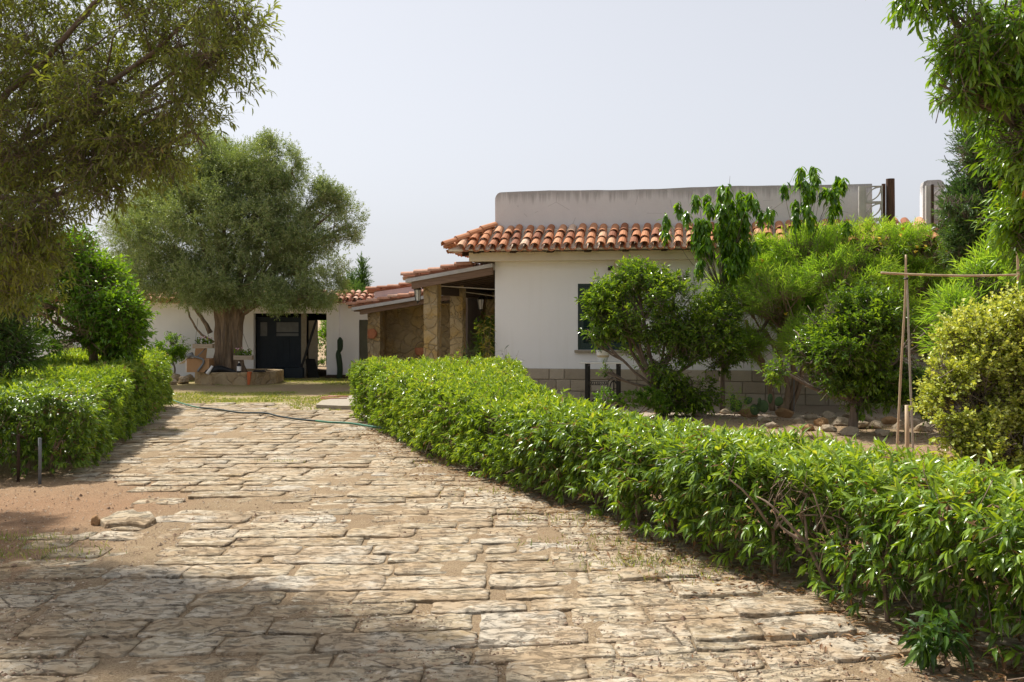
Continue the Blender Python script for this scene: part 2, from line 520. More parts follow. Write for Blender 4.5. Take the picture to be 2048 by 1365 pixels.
def mk_block():
    m, nt, p, out = new_mat('plinth_stone')
    v = coords(nt)
    c = ramp(nt, attr(nt), [(0, (.40, .335, .25)), (.5, (.52, .44, .33)), (1, (.60, .53, .42))])
    c = mixc(nt, mth(nt, 'MULTIPLY', noise(nt, v, 6, 8, .7), .55), c, (.24, .20, .16))
    pit = ramp(nt, noise(nt, v, 34, 8, .75), [(.55, (0, 0, 0)), (.75, (1, 1, 1))])
    c = mixc(nt, mth(nt, 'MULTIPLY', pit, .5), c, (.13, .11, .09))
    nt.links.new(c, p.inputs['Base Color']); p.inputs['Roughness'].default_value = .93
    bump(nt, p, noise(nt, v, 16, 9, .75), .8, .02)
    return m
M['block'] = mk_block()
M['mortar'] = surf('mortar', (.30, .26, .2), (.38, .33, .26), 12, .95)
M['greenpaint'] = surf('green_shutter_paint', (.008, .028, .022), (.014, .042, .034), 5, .45, bs=.1, spec=.5)
M['bluepaint'] = surf('navy_gate_paint', (.012, .02, .032), (.02, .03, .045), 4, .5, bs=.15)
M['olivepaint'] = surf('olive_door_paint', (.10, .10, .07), (.13, .13, .09), 4, .55, bs=.15)
M['wood'] = surf('weathered_wood', (.14, .09, .06), (.25, .165, .115), 3, .85, (1.2, 14, 14), bs=.5)
M['darkwood'] = surf('dark_wood', (.035, .022, .014), (.075, .045, .028), 4, .8, (2, 10, 10), bs=.4)
M['postwood'] = surf('tarred_post', (.045, .026, .018), (.14, .075, .045), 5, .85, (9, 9, .8), bs=.5)
M['planterwood'] = surf('bleached_wood', (.30, .235, .17), (.42, .35, .27), 3, .85, (2, 14, 14), bs=.4)
M['grey'] = surf('grey_verge_mortar', (.40, .39, .38), (.52, .51, .50), 5, .9, bs=.3)
M['concrete'] = surf('breeze_concrete', (.42, .40, .37), (.54, .52, .48), 6, .92, bs=.35)
M['iron'] = surf('black_iron', (.008, .008, .009), (.02, .02, .021), 8, .45, bs=.2, spec=.5)
M['darkroom'] = surf('dark_interior', (.03, .03, .032), (.06, .055, .055), 3, .9)  # shade inside room, garage and store is put into this near-black; porch door too
M['marble'] = surf('white_marble', (.75, .75, .74), (.82, .82, .81), 3, .35, bs=0)
M['glass'] = surf('frosted_glass', (.62, .63, .60), (.72, .72, .70), 3, .25, bs=0, spec=.6)
M['potwhite'] = surf('white_pot_glaze', (.72, .70, .65), (.78, .76, .72), 4, .5, bs=.1)
M['potband'] = surf('beige_pot_band', (.50, .40, .24), (.58, .47, .30), 4, .6, bs=.1)
M['terra'] = surf('terracotta_pot', (.36, .13, .06), (.46, .19, .09), 6, .8, bs=.3)
M['card'] = surf('cardboard', (.34, .19, .09), (.42, .25, .13), 3, .85, bs=.1)
M['cardlight'] = surf('printed_cardboard', (.62, .56, .50), (.70, .63, .56), 6, .8, bs=.1)
M['black'] = surf('black_plastic', (.008, .008, .01), (.014, .014, .016), 6, .5, bs=.2)
M['greymetal'] = surf('grey_steel', (.14, .15, .16), (.2, .21, .22), 6, .45, bs=.1)
M['whiteplastic'] = surf('white_plastic', (.7, .7, .7), (.76, .76, .76), 4, .5, bs=0)
M['hose'] = surf('green_hose', (.03, .12, .075), (.06, .20, .12), 6, .5, bs=.1)
M['hosedark'] = surf('dark_hose', (.012, .02, .02), (.03, .045, .045), 6, .55, bs=.1)
M['cable'] = surf('tan_hose', (.32, .24, .13), (.42, .32, .18), 6, .6, bs=.1)
M['orange'] = surf('orange_cloth', (.42, .10, .03), (.55, .16, .06), 6, .85, bs=.3)
M['pinkplastic'] = surf('pale_red_cord', (.5, .2, .14), (.6, .28, .2), 6, .6, bs=.1)
M['rock'] = mk_stonework('field_rock', (.36, .29, .21), (.44, .36, .26), (.33, .25, .18), 2.0, .0, .25, (.07, .05, .04))
M['rockred'] = mk_stonework('orange_rock', (.40, .24, .12), (.44, .27, .14), (.38, .22, .11), 2.0, .0, .3, (.09, .05, .03))
M['bamboo'] = surf('bamboo', (.40, .27, .16), (.58, .44, .29), 2.5, .5, (3, 3, 1), bs=.15)
M['bamboogrey'] = surf('grey_bamboo', (.36, .31, .25), (.46, .41, .34), 2.5, .6, (3, 3, 1), bs=.15)
M['bark'] = surf('olive_bark', (.10, .07, .048), (.38, .28, .19), 3.6, .95, (3, 3, .55), bs=1.0, bscale=12, bd=.05)
M['barkgrey'] = surf('grey_bark', (.11, .085, .065), (.24, .19, .15), 9, .92, (2, 2, .6), bs=.6, bd=.02)
M['barktan'] = surf('tan_bark', (.20, .14, .09), (.34, .25, .17), 9, .9, (2, 2, .6), bs=.5, bd=.015)
M['twig'] = surf('hedge_twig', (.15, .10, .07), (.30, .22, .16), 12, .9, bs=.4)

M['lf_hedge'] = leafmat('hedge_leaf', [(0, (.035, .080, .014)), (.35, (.10, .19, .022)), (.65, (.22, .36, .035)), (.9, (.35, .48, .075)), (1, (.44, .50, .14))], .42, .30, (.18, .27, .07), tcol=(1.6, 1.35, .3))
M['lf_dry'] = leafmat('dry_leaf', [(0, (.10, .045, .02)), (.5, (.24, .13, .06)), (1, (.38, .24, .12))], .2, .7)
M['lf_olive'] = leafmat('olive_leaf', [(0, (.06, .10, .022)), (.5, (.17, .25, .07)), (1, (.33, .42, .15))], .34, .40, (.36, .41, .23))
M['lf_olive2'] = leafmat('silver_olive_leaf', [(0, (.08, .12, .05)), (.5, (.17, .22, .10)), (1, (.27, .32, .17))], .25, .45, (.34, .37, .26))
M['lf_over'] = leafmat('overhang_leaf', [(0, (.06, .10, .014)), (.5, (.15, .20, .03)), (.9, (.24, .28, .05)), (1, (.28, .20, .07))], .50, .42, (.25, .28, .12))
M['lf_citrus'] = leafmat('citrus_leaf', [(0, (.035, .08, .010)), (.5, (.09, .185, .016)), (.8, (.20, .33, .022)), (1, (.36, .48, .045))], .42, .22, (.15, .24, .05))
M['lf_lime'] = leafmat('bright_citrus_leaf', [(0, (.03, .085, .008)), (.5, (.11, .24, .012)), (1, (.26, .42, .025))], .42, .28, (.13, .24, .035))
M['lf_thev'] = leafmat('thevetia_leaf', [(0, (.11, .24, .03)), (.5, (.26, .46, .05)), (1, (.48, .64, .11))], .5, .32, (.30, .44, .08))
M['lf_avo'] = leafmat('drooping_leaf', [(0, (.035, .09, .006)), (.55, (.10, .23, .012)), (1, (.22, .38, .02))], .46, .28, (.15, .27, .03), tcol=(1.7, 1.5, .3))
M['lf_gold'] = leafmat('spekboom_leaf', [(0, (.17, .24, .03)), (.5, (.40, .47, .06)), (1, (.70, .74, .28))], .30, .32)
M['lf_almond'] = leafmat('almond_leaf', [(0, (.04, .105, .010)), (.5, (.12, .25, .016)), (.95, (.26, .40, .035)), (1, (.46, .24, .03))], .44, .28, (.21, .35, .05))
M['lf_conifer'] = leafmat('conifer_leaf', [(0, (.03, .075, .025)), (.5, (.07, .155, .04)), (1, (.15, .26, .055))], .28, .45)
M['lf_cypress'] = leafmat('cypress_leaf', [(0, (.03, .075, .018)), (.5, (.07, .15, .03)), (1, (.13, .23, .04))], .22, .5)
M['lf_oleander'] = leafmat('oleander_leaf', [(0, (.02, .055, .01)), (.5, (.065, .14, .02)), (1, (.16, .27, .04))], .36, .3, (.10, .17, .045))
M['lf_grass'] = leafmat('grass_blade', [(0, (.13, .20, .04)), (.5, (.27, .33, .08)), (1, (.44, .43, .18))], .35, .5)
M['lf_dead'] = leafmat('yellow_leaf', [(0, (.18, .16, .02)), (.6, (.34, .30, .04)), (1, (.48, .44, .10))], .35, .4)
M['cactus'] = surf('cactus_skin', (.045, .085, .03), (.085, .14, .05), 9, .6, bs=.2)
M['cactusdark'] = surf('dark_cactus_skin', (.012, .03, .016), (.025, .05, .025), 9, .6, bs=.2)
M['petal'] = surf('pink_petal', (.62, .36, .46), (.72, .5, .58), 9, .6, bs=0)
M['petalyellow'] = surf('yellow_petal', (.75, .52, .03), (.8, .6, .06), 9, .5, bs=0)
M['soil'] = surf('potting_soil', (.04, .028, .018), (.08, .055, .035), 20, .95)

# ---- ground materials
def mk_ground():
    m, nt, p, out = new_mat('dry_earth')
    v = coords(nt)
    n1 = noise(nt, v, .55, 6, .6); n2 = noise(nt, v, 7, 8, .7); n3_ = noise(nt, v, 90, 4, .7)
    c = ramp(nt, n1, [(.35, (.36, .26, .155)), (.65, (.44, .33, .205))])
    c = mixc(nt, attr(nt, 'red'), c, (.40, .225, .125))
    c = mixc(nt, mth(nt, 'MULTIPLY', ramp(nt, n2, [(.4, (0, 0, 0)), (.75, (1, 1, 1))]), .5), c, (.26, .165, .10))
    c = mixc(nt, mth(nt, 'MULTIPLY', ramp(nt, n3_, [(.46, (0, 0, 0)), (.62, (1, 1, 1))]), .7), c, (.17, .11, .065))
    c = mixc(nt, mth(nt, 'MULTIPLY', ramp(nt, noise(nt, v, 130, 3, .6), [(.56, (0, 0, 0)), (.66, (1, 1, 1))]), .65), c, (.62, .50, .36))
    gn = ramp(nt, noise(nt, coords(nt, (.5, 1.6, 1)), 1.7, 6, .65), [(.38, (0, 0, 0)), (.6, (1, 1, 1))])
    g = mixc(nt, noise(nt, v, 11, 6, .7), (.20, .20, .045), (.40, .36, .13))
    c = mixc(nt, mth(nt, 'MULTIPLY', mth(nt, 'MULTIPLY', gn, attr(nt, 'grass')), .9), c, g)
    c = mixc(nt, attr(nt, 'pale'), c, (.60, .50, .41))
    nt.links.new(c, p.inputs['Base Color']); p.inputs['Roughness'].default_value = .95
    p.inputs['Specular IOR Level'].default_value = .12
    h = mth(nt, 'ADD', mth(nt, 'MULTIPLY', n2, .7), n3_)
    bump(nt, p, h, 1.0, .022)
    return m
M['ground'] = mk_ground()

def mk_slab():
    m, nt, p, out = new_mat('weathered_paving_stone')
    v = coords(nt); vl = coords(nt, (1.0, 1.7, 1.0))
    c = ramp(nt, attr(nt), [(0, (.32, .25, .16)), (.3, (.42, .34, .23)), (.7, (.50, .415, .295)), (1, (.46, .41, .335))])
    n1 = noise(nt, v, 2.6, 7, .65)
    c = mixc(nt, mth(nt, 'MULTIPLY', ramp(nt, n1, [(.45, (0, 0, 0)), (.62, (1, 1, 1))]), .7), c, (.42, .31, .20))
    n2 = noise(nt, vl, 6.5, 10, .74, .8)
    c = mixc(nt, mth(nt, 'MULTIPLY', ramp(nt, n2, [(.50, (0, 0, 0)), (.60, (1, 1, 1))]), .75), c, (.61, .54, .425))
    n3_ = noise(nt, vl, 11, 12, .80, .7)
    pit = ramp(nt, n3_, [(.515, (0, 0, 0)), (.60, (1, 1, 1))])
    sel = ramp(nt, noise(nt, v, 1.9, 3, .6), [(.36, (.2, .2, .2)), (.56, (1, 1, 1))])
    c = mixc(nt, mth(nt, 'MULTIPLY', mth(nt, 'MULTIPLY', pit, sel), .85), c, (.13, .11, .085))
    cr = voro(nt, coords(nt, (.8, 1.5, 1)), 2.1, 'DISTANCE_TO_EDGE')
    crk = mth(nt, 'MULTIPLY', mth(nt, 'LESS_THAN', mth(nt, 'ADD', cr, mth(nt, 'MULTIPLY', mth(nt, 'SUBTRACT', n2, .5), .10)), .012), mth(nt, 'GREATER_THAN', n1, .5))
    c = mixc(nt, mth(nt, 'MULTIPLY', crk, .85), c, (.13, .10, .07))
    oc = ramp(nt, noise(nt, v, 1.3, 5, .65), [(.60, (0, 0, 0)), (.72, (1, 1, 1))])
    c = mixc(nt, mth(nt, 'MULTIPLY', oc, .5), c, (.46, .31, .10))
    # earth trodden into the low places of the stones
    di = ramp(nt, noise(nt, v, 1.6, 10, .76), [(.475, (0, 0, 0)), (.56, (1, 1, 1))])
    c = mixc(nt, mth(nt, 'MULTIPLY', di, .72), c, (.37, .265, .16))
    li = ramp(nt, noise(nt, v, 24, 5, .7), [(.66, (0, 0, 0)), (.72, (1, 1, 1))])
    c = mixc(nt, mth(nt, 'MULTIPLY', li, .5), c, (.68, .63, .52))
    nt.links.new(c, p.inputs['Base Color']); p.inputs['Roughness'].default_value = .92
    p.inputs['Specular IOR Level'].default_value = .18
    h = mth(nt, 'SUBTRACT', mth(nt, 'ADD', mth(nt, 'MULTIPLY', n2, 1.0), mth(nt, 'MULTIPLY', noise(nt, v, 60, 7, .78), .5)), mth(nt, 'ADD', mth(nt, 'MULTIPLY', pit, .8), mth(nt, 'MULTIPLY', crk, 1.3)))
    bump(nt, p, h, .8, .017)
    return m
M['slab'] = mk_slab()

# ------------------------------------------------------------------ path outline
FR = np.array([(-2.6, 16.8), (-2.26, 15.6), (-1.53, 13.5), (-.45, 10.7), (.5, 8.75), (1.0, 7.3), (1.5, 6.4), (1.8, 5.6), (2.15, 4.8), (2.65, 3.8)])
BR = np.array([(.1, 17.4), (.05, 15.5), (.1, 13.8), (.78, 10.2), (1.35, 8.7), (1.75, 7.8), (2.2, 6.9), (2.6, 6.1), (3.0, 5.3), (3.5, 4.3)])
FL = np.array([(-4.5, 10.5), (-5.0, 12.4), (-5.55, 14.8), (-6.55, 18.9)])
BL = np.array([(-6.5, 9.9), (-6.6, 12.4), (-7.3, 15.0), (-8.6, 19.3)])
def right_edge(y): return float(np.interp(y, FR[::-1, 1], FR[::-1, 0]))
def left_edge(y):
    return float(np.interp(y, [3, 6, 7.2, 8.5, 9.6, 10.2, 10.6, 12.4, 14.8, 18.9], [-3.6, -4.2, -3.6, -3.35, -3.6, -4.2, -4.5, -5.0, -5.55, -6.5]))

# ------------------------------------------------------------------ ground
def axis(fine0, fine1, step, far):
    a = list(np.arange(fine0, fine1 + 1e-6, step))
    s, x = step, fine1
    while x < far: s *= 1.35; x += s; a.append(x)
    s, x = step, fine0
    while x > -far: s *= 1.35; x -= s; a.insert(0, x)
    return np.array(a)
gx = axis(-8.5, 6.0, .06, 900); gy = axis(2.6, 21.0, .06, 900)
Xg, Yg = np.meshgrid(gx, gy)
Pg = np.stack([Xg.ravel(), Yg.ravel(), np.zeros(Xg.size)], 1)
near = (np.abs(Pg[:, 0]) < 40) & (np.abs(Pg[:, 1]) < 60)
zg = np.where(near, .011 * fbm(Pg, .7, 3) + .008 * fbm(Pg, 2.6, 3), 0) - .0045
Pg[:, 2] = zg
re = np.interp(Pg[:, 1], FR[::-1, 1], FR[::-1, 0])
red = np.clip((Pg[:, 0] - re - .05) * 2.2, 0, 1) * np.clip((14 - Pg[:, 1]) / 3, 0, 1)
red = np.maximum(red, np.clip((-2.6 - Pg[:, 0] + .35 * fbm(Pg, .5, 2)) * .9, 0, .85) * np.clip((11 - Pg[:, 1]) / 2, 0, 1))
red = np.clip(red, 0, 1)
grass = np.clip((Pg[:, 1] - 17.6 + .5 * fbm(Pg, .4, 2)) / 1.6, 0, 1) * np.clip((27.9 - Pg[:, 1]) / 1.0, 0, 1) * np.clip((-1.0 - Pg[:, 0]) / 1.0, 0, 1)
shadeband = np.clip(1 - np.abs(Pg[:, 1] - 23.6) / 1.3, 0, 1)
grass = grass * (1 - .85 * shadeband)
pale = np.clip((Pg[:, 1] - 16.2) / .8, 0, 1) * np.clip((Pg[:, 0] - 1.2) / .8, 0, 1) * .75
ny, nx = Xg.shape
ii = np.arange(ny * nx).reshape(ny, nx)
Fg = np.stack([ii[:-1, :-1], ii[:-1, 1:], ii[1:, 1:], ii[1:, :-1]], -1).reshape(-1, 4)
g = mesh_np('ground', Pg, [Fg], M['ground'], smooth=True, extra={'red': red, 'grass': grass, 'pale': pale})
tag(g, kind='structure')

# ------------------------------------------------------------------ paved path
rs = np.random.RandomState(5)
Vs, Fs, Rs, Sm, ns = [], [], [], [], 0
def curve(x, y):
    k = np.clip((10.5 - y) / 6.0, .08, 1)
    xr = x + 1.6
    return k * (.045 * xr + .030 * np.clip(xr, 0, None) ** 2)
def slab(x0, x1, y0, y1, z, tilt):
    global ns
    yc = (y0 + y1) / 2
    step = .026 if yc < 7 else (.042 if yc < 11 else .08)
    a = np.linspace(-1, 1, max(5, int((x1 - x0) / step))); b = np.linspace(-1, 1, max(4, int((y1 - y0) / step * .9)))
    # rim vertices doubled for a steep side
    a = np.concatenate([[-1], a * .992, [1]]); b = np.concatenate([[-1], b * .982, [1]])
    A, Bq = np.meshgrid(a, b)
    seed = rs.uniform(0, 50)
    cut = rs.uniform(.002, .028, 4)
    x = (x0 + x1) / 2 + A * (x1 - x0) / 2
    y = yc + Bq * (y1 - y0) / 2
    sx = np.where(A > 0, np.where(Bq > 0, cut[0], cut[1]), np.where(Bq > 0, cut[2], cut[3]))
    x = x - np.sign(A) * sx * np.abs(A) ** 6 * np.abs(Bq) ** 9
    y = y - np.sign(Bq) * sx * .5 * np.abs(Bq) ** 6 * np.abs(A) ** 14
    Q = np.stack([x.ravel() + seed, y.ravel(), np.full(x.size, seed)], 1)
    x = x + (.012 * fbm(Q, 2.6, 3) + .009 * fbm(Q, 9, 2)).reshape(x.shape) * np.abs(A) ** 3
    y = y + (.010 * fbm(Q + 9, 2.4, 3) + .007 * fbm(Q, 8, 2)).reshape(x.shape) * np.abs(Bq) ** 3
    Q2 = np.stack([x.ravel(), y.ravel() * 1.15, np.full(x.size, seed)], 1)
    lay = np.clip(fbm(Q2, 2.0, 3), -.6, .9)
    rim = (np.abs(A) > .999) | (np.abs(Bq) > .999)
    zz = z + tilt[0] * A + tilt[1] * Bq + (.0055 * lay).reshape(x.shape) + (.0035 * fbm(Q2, 7.0, 3)).reshape(x.shape)
    zz -= .0025 * (np.abs(A) ** 20 + np.abs(Bq) ** 14)
    zz = np.where(rim, -.04, zz)
    y = y + curve(x, yc)
    V = np.stack([x.ravel(), y.ravel(), zz.ravel()], 1)
    n1, n2 = x.shape
    q = np.arange(n1 * n2).reshape(n1, n2) + ns
    fr = np.zeros((n1 - 1, n2 - 1), bool); fr[1:-1, 1:-1] = True; Sm.append(fr.ravel())
    Vs.append(V); Fs.append(np.stack([q[:-1, :-1], q[:-1, 1:], q[1:, 1:], q[1:, :-1]], -1).reshape(-1, 4))
    Rs.append(np.full(len(V), rs.uniform(0, 1))); ns += len(V)
y = 3.55
while y < 19.6:
    dpt = rs.uniform(.23, .35) * (1.0 if y < 14 else 1.15)
    x = left_edge(y) - rs.uniform(0, .5) - (.6 if y < 6.8 else 0)
    xe = right_edge(y) + .25 if y < 16.8 else -2.9
    while x < xe:
        ln = rs.choice([rs.uniform(.22, .45), rs.uniform(.4, .7), rs.uniform(.65, .95)], p=[.35, .45, .2])
        buried = x < left_edge(y) + .8 and 6.0 < y < 9.8
        if rs.uniform() > (.025 if not buried else .30):
            z = rs.uniform(.001, .011) if not buried else rs.uniform(-.006, .008)
            d2 = dpt * rs.uniform(.91, 1.0)
            slab(x, x + ln, y, y + d2, z, rs.uniform(-.004, .004, 2))
        x += ln + rs.choice([.006, .016, .04, .10], p=[.4, .35, .18, .07])
    y += dpt + rs.uniform(-.004, .012)
for (xa, xb, ya, yb, zz_) in ((.92, 1.30, 4.78, 5.08, .026), (1.31, 1.80, 4.74, 5.04, .030), (1.24, 1.80, 5.14, 5.44, .034), (1.55, 2.02, 4.34, 4.64, .024), (.98, 1.5, 5.62, 5.88, .026), (.70, 1.2, 6.1, 6.36, .022)):
    slab(xa, xb, ya, yb, zz_, (0, 0))
tag(mesh_np('path', np.vstack(Vs), [np.vstack(Fs)], M['slab'], rnd=np.concatenate(Rs), smooth=np.concatenate(Sm)), kind='structure')

# gravel and litter lying on the path and earth
def scatter_pebbles(n, seed):
    r = np.random.RandomState(seed)
    yy = 3.6 + 9.0 * r.uniform(0, 1, n) ** 1.6
    xx = r.uniform(-1, 1, n) * .62 * yy
    P = np.stack([xx, yy, np.full(n, .0)], 1)
    keep = fbm(P, .35, 2) + np.clip((-2.0 - xx) * .35, 0, .8) > -.15
    P = P[keep]; n = len(P)
    s = r.uniform(.004, .011, n) * np.where(r.uniform(0, 1, n) > .97, 2.2, 1)
    O = np.array([(1, 0, 0), (0, 1, 0), (-1, 0, 0), (0, -1, 0), (0, 0, .8), (0, 0, -.5)], float)
    V = P[:, None, :] + (O[None] * r.uniform(.6, 1.3, (n, 6, 1))) * s[:, None, None]
    F = np.array([(0, 1, 4), (1, 2, 4), (2, 3, 4), (3, 0, 4)])
    V[:, :, 2] += .005
    Fa = (F[None] + (np.arange(n) * 6)[:, None, None]).reshape(-1, 3)
    return V.reshape(-1, 3), Fa, np.repeat(r.uniform(0, 1, n), 6)
v, f, q = scatter_pebbles(22000, 3)
m_, nt_, p_, o_ = new_mat('pebble')
nt_.links.new(ramp(nt_, attr(nt_), [(0, (.14, .08, .05)), (.5, (.36, .25, .16)), (1, (.6, .5, .38))]), p_.inputs['Base Color']); p_.inputs['Roughness'].default_value = .9
tag(mesh_np('gravel', v, [f], m_, rnd=q), 'loose pale pebbles scattered over the paved path and bare earth', 'gravel', kind='stuff')

def ground_leaves(P, rng, L, W, mat, name, label, cat, kind='stuff', flat=.25, z=.022):
    n = len(P)
    a = rng.uniform(0, 6.28, n)
    D = nrm(np.stack([np.cos(a), np.sin(a), rng.normal(0, flat, n)], 1))
    N = np.stack([rng.normal(0, .3, n), rng.normal(0, .3, n), np.ones(n)], 1)
    Ls = L * rng.uniform(.5, 1.2, n)
    P = P.copy(); P[:, 2] = z + rng.uniform(0, .015, n)
    v, f, q = leaves(P, D, N, Ls, Ls * W / L, rng.uniform(0, 1, n), T4)
    return tag(mesh_np(name, v, [f], mat, rnd=q), label, cat, kind=kind)
rl = np.random.RandomState(8)
t = rl.uniform(0, 1, 5200); k = rl.normal(.15, .42, 5200)
yy = 4.0 + 11 * t ** 1.3
P = np.stack([np.interp(yy, FR[::-1, 1], FR[::-1, 0]) + k, yy, 0 * yy], 1)
ground_leaves(P, rl, .06, .016, M['lf_dry'], 'leaf_litter', 'brown fallen leaves lying along the foot of the right hedge', 'leaf litter')

# grass
def blades(P, rng, h, w, mat, name, label, ext=None):
    n = len(P)
    D = nrm(np.stack([rng.normal(0, .45, n), rng.normal(0, .45, n), np.ones(n)], 1))
    N = nrm(np.stack([rng.normal(0, 1, n), rng.normal(0, 1, n), 0 * D[:, 0]], 1))
    Ls = h * rng.uniform(.4, 1.3, n)
    v, f, q = leaves(P, D, N, Ls, np.full(n, w), rng.uniform(0, 1, n), T4)
    return tag(mesh_np(name, v, [f], mat, rnd=q), label, 'grass', kind='stuff')
rg = np.random.RandomState(21)
n = 60000
P = np.stack([rg.uniform(-10.5, -1.6, n), rg.uniform(18.0, 27.8, n), np.full(n, -.01)], 1)
k = fbm(P * np.array((.6, 1.7, 1)), .38, 3) + np.clip(1 - np.abs(P[:, 1] - 20.6) / 2.0, 0, 1) * .55 - .75 * np.clip(1 - np.abs(P[:, 1] - 23.6) / 1.2, 0, 1)
P = P[k > .14]
blades(P, rg, .04, .018, M['lf_grass'], 'grass', 'short yellowing grass growing through the paved court before the olive tree')
P2 = []
for (px, py, s, m2) in [(1300, 1128, .28, 260), (1420, 1150, .3, 200), (1230, 1090, .3, 160), (1180, 1040, .35, 160), (560, 925, .15, 40), (300, 862, .3, 120), (1020, 985, .25, 90), (900, 930, .25, 80), (40, 1110, .3, 220), (20, 1080, .25, 160)]:
    gxx, gyy = GX(px, py)
    P2.append(np.stack([rg.normal(gxx, s, m2), rg.normal(gyy, s * .4, m2), np.zeros(m2)], 1))
blades(np.vstack(P2), rg, .055, .006, M['lf_grass'], 'weeds', 'thin dry weeds in the joints at the edge of the path')
# ------------------------------------------------------------------ roof tiles
rt = np.random.RandomState(31)
def barrel(mb, p0, p1, up, r0, r1, rnd, convex=True, th=.011, n=7):
    """one curved clay tile from its lower end p0 to its upper end p1"""
    p0, p1, up = np.array(p0, float), np.array(p1, float), np.array(up, float)
    d = p1 - p0; d /= np.linalg.norm(d)
    s = np.cross(d, up); s /= np.linalg.norm(s); u = np.cross(s, d)
    a = np.linspace(0, math.pi, n)
    V = []
    for p, r in ((p0, r0), (p1, r1)):
        for q in (r, r - th):
            for t in a:
                o = s * math.cos(t) * q + u * math.sin(t) * q * (1 if convex else -1) * .92
                V.append(p + o)
    F = []
    for k in range(n - 1):
        F.append((k, k + 1, 2 * n + k + 1, 2 * n + k))
        F.append((n + k + 1, n + k, 3 * n + k, 3 * n + k + 1))
        F.append((k + 1, k, n + k, n + k + 1))
        F.append((2 * n + k, 2 * n + k + 1, 3 * n + k + 1, 3 * n + k))
    for e in (0, n - 1):
        F.append((e, 2 * n + e, 3 * n + e, n + e))
    mb.raw(V, [F], rnd)

def tile_run(cov, pan, lo, hi, up, side, pitch=.21, exposure=.27, r=.088):
    """a column of covers with the channel beside it"""
    lo, hi = np.array(lo, float), np.array(hi, float); side = np.array(side, float); up = np.array(up, float)
    L = np.linalg.norm(hi - lo); d = (hi - lo) / max(L, 1e-6)
    k = max(1, int(round(L / exposure)))
    ex = L / k
    for i in range(k):
        j = rt.normal(0, .008, 3) + side * rt.normal(0, .009)
        z = up * (.012 * 1 + .0)
        a = lo + d * (i * ex - (.03 if i == 0 else .035)) + up * .075 + j
        b = lo + d * ((i + 1) * ex + .03) + up * .055 + j
        barrel(cov, a + up * .014, b, up, r * rt.uniform(.97, 1.04), r * .82, float(np.clip(rt.normal(.52, .26), 0, 1)))
        if pan is not None:
            a2 = a + side * pitch / 2 - up * .015; b2 = b + side * pitch / 2 - up * .02
            barrel(pan, a2, b2, up, r * .86, r * .95, float(np.clip(rt.normal(.45, .2), 0, 1)), convex=False)

# ------------------------------------------------------------------ house
HX = (-.345, 20.3, 0.0)
HR = R(-11)
house = empty('house', HX, HR)
tag(house, 'long white rendered house with terracotta tile eaves, grey parapet and rubble porch pillars', 'house')
HW = 8.54
def hl(px, py, y_loc):
    """point of the photograph on the plane y = y_loc of the house frame"""
    c, s = math.cos(HR), math.sin(HR)
    dx, dz = (px - 1024) / FPX, (HZ - py) / FPX
    # world = (dx t, t, EYE+dz t); local y = -s*(X-HX)+c*(Y-HY)
    t = (y_loc - s * HX[0] + c * HX[1]) / (-s * dx + c)
    X, Y = dx * t - HX[0], t - HX[1]
    return (c * X + s * Y, y_loc, EYE + dz * t)

w = MB()
WIN = [(1.69, 2.95, 1.03, 2.35), (5.55, 6.75, 1.03, 2.35)]
xs = [0.0] + [v for q in WIN for v in q[:2]] + [HW]
for i in range(len(xs) - 1):
    if i % 2 == 0: w.box(xs[i], xs[i + 1], 0, .24, 0, 2.95)
    else:
        q = WIN[i // 2]
        w.box(q[0], q[1], 0, .24, 0, q[2]); w.box(q[0], q[1], 0, .24, q[3], 2.95)
w.box(0, .24, .24, 7.5, 0, 2.95); w.box(HW - .24, HW, .24, 7.5, 0, 2.95); w.box(.24, HW - .24, 7.26, 7.5, 0, 2.95)
w.box(.02, HW - .02, .02, 7.48, 2.955, 3.35)
w.build('wall', M['white'], house)
w = MB(); w.box(0.3, 1.0, .3, 7.2, 0.01, .02); w.box(.26, HW - .26, 1.4, 1.45, .02, 2.94); w.build('room', M['darkroom'], house)
# plinth of squared stones
pl = MB(); mo = MB()
rp = np.random.RandomState(4)
zrow = [0.0, .205, .435, .655]
for j in range(3):
    x = -.03 - rp.uniform(0, .3)
    while x < HW + .03:
        ln = rp.uniform(.26, .52)
        x0, x1 = max(x, -.03), min(x + ln, HW + .03)
        if x1 - x0 > .08:
            o = rp.uniform(0, .014)
            pl.box(x0 + .006, x1 - .006, -.052 - o, -.02, zrow[j] + .006, zrow[j + 1] - .006, rp.uniform(0, 1))
        x += ln
mo.box(-.025, HW + .02, -.034, -.003, -.05, .65)
for j in range(3):
    y = .02
    while y < 7.4:
        ln = rp.uniform(.26, .52)
        pl.box(-.05, -.02, y + .006, min(y + ln, 7.5) - .006, zrow[j] + .006, zrow[j + 1] - .006, rp.uniform(0, 1)); y += ln
mo.box(-.034, -.003, -.002, 7.5, -.05, .65)
pb = pl.build('plinth', M['block'], house, bevel=.012)
mo.build('mortar', M['mortar'], pb)
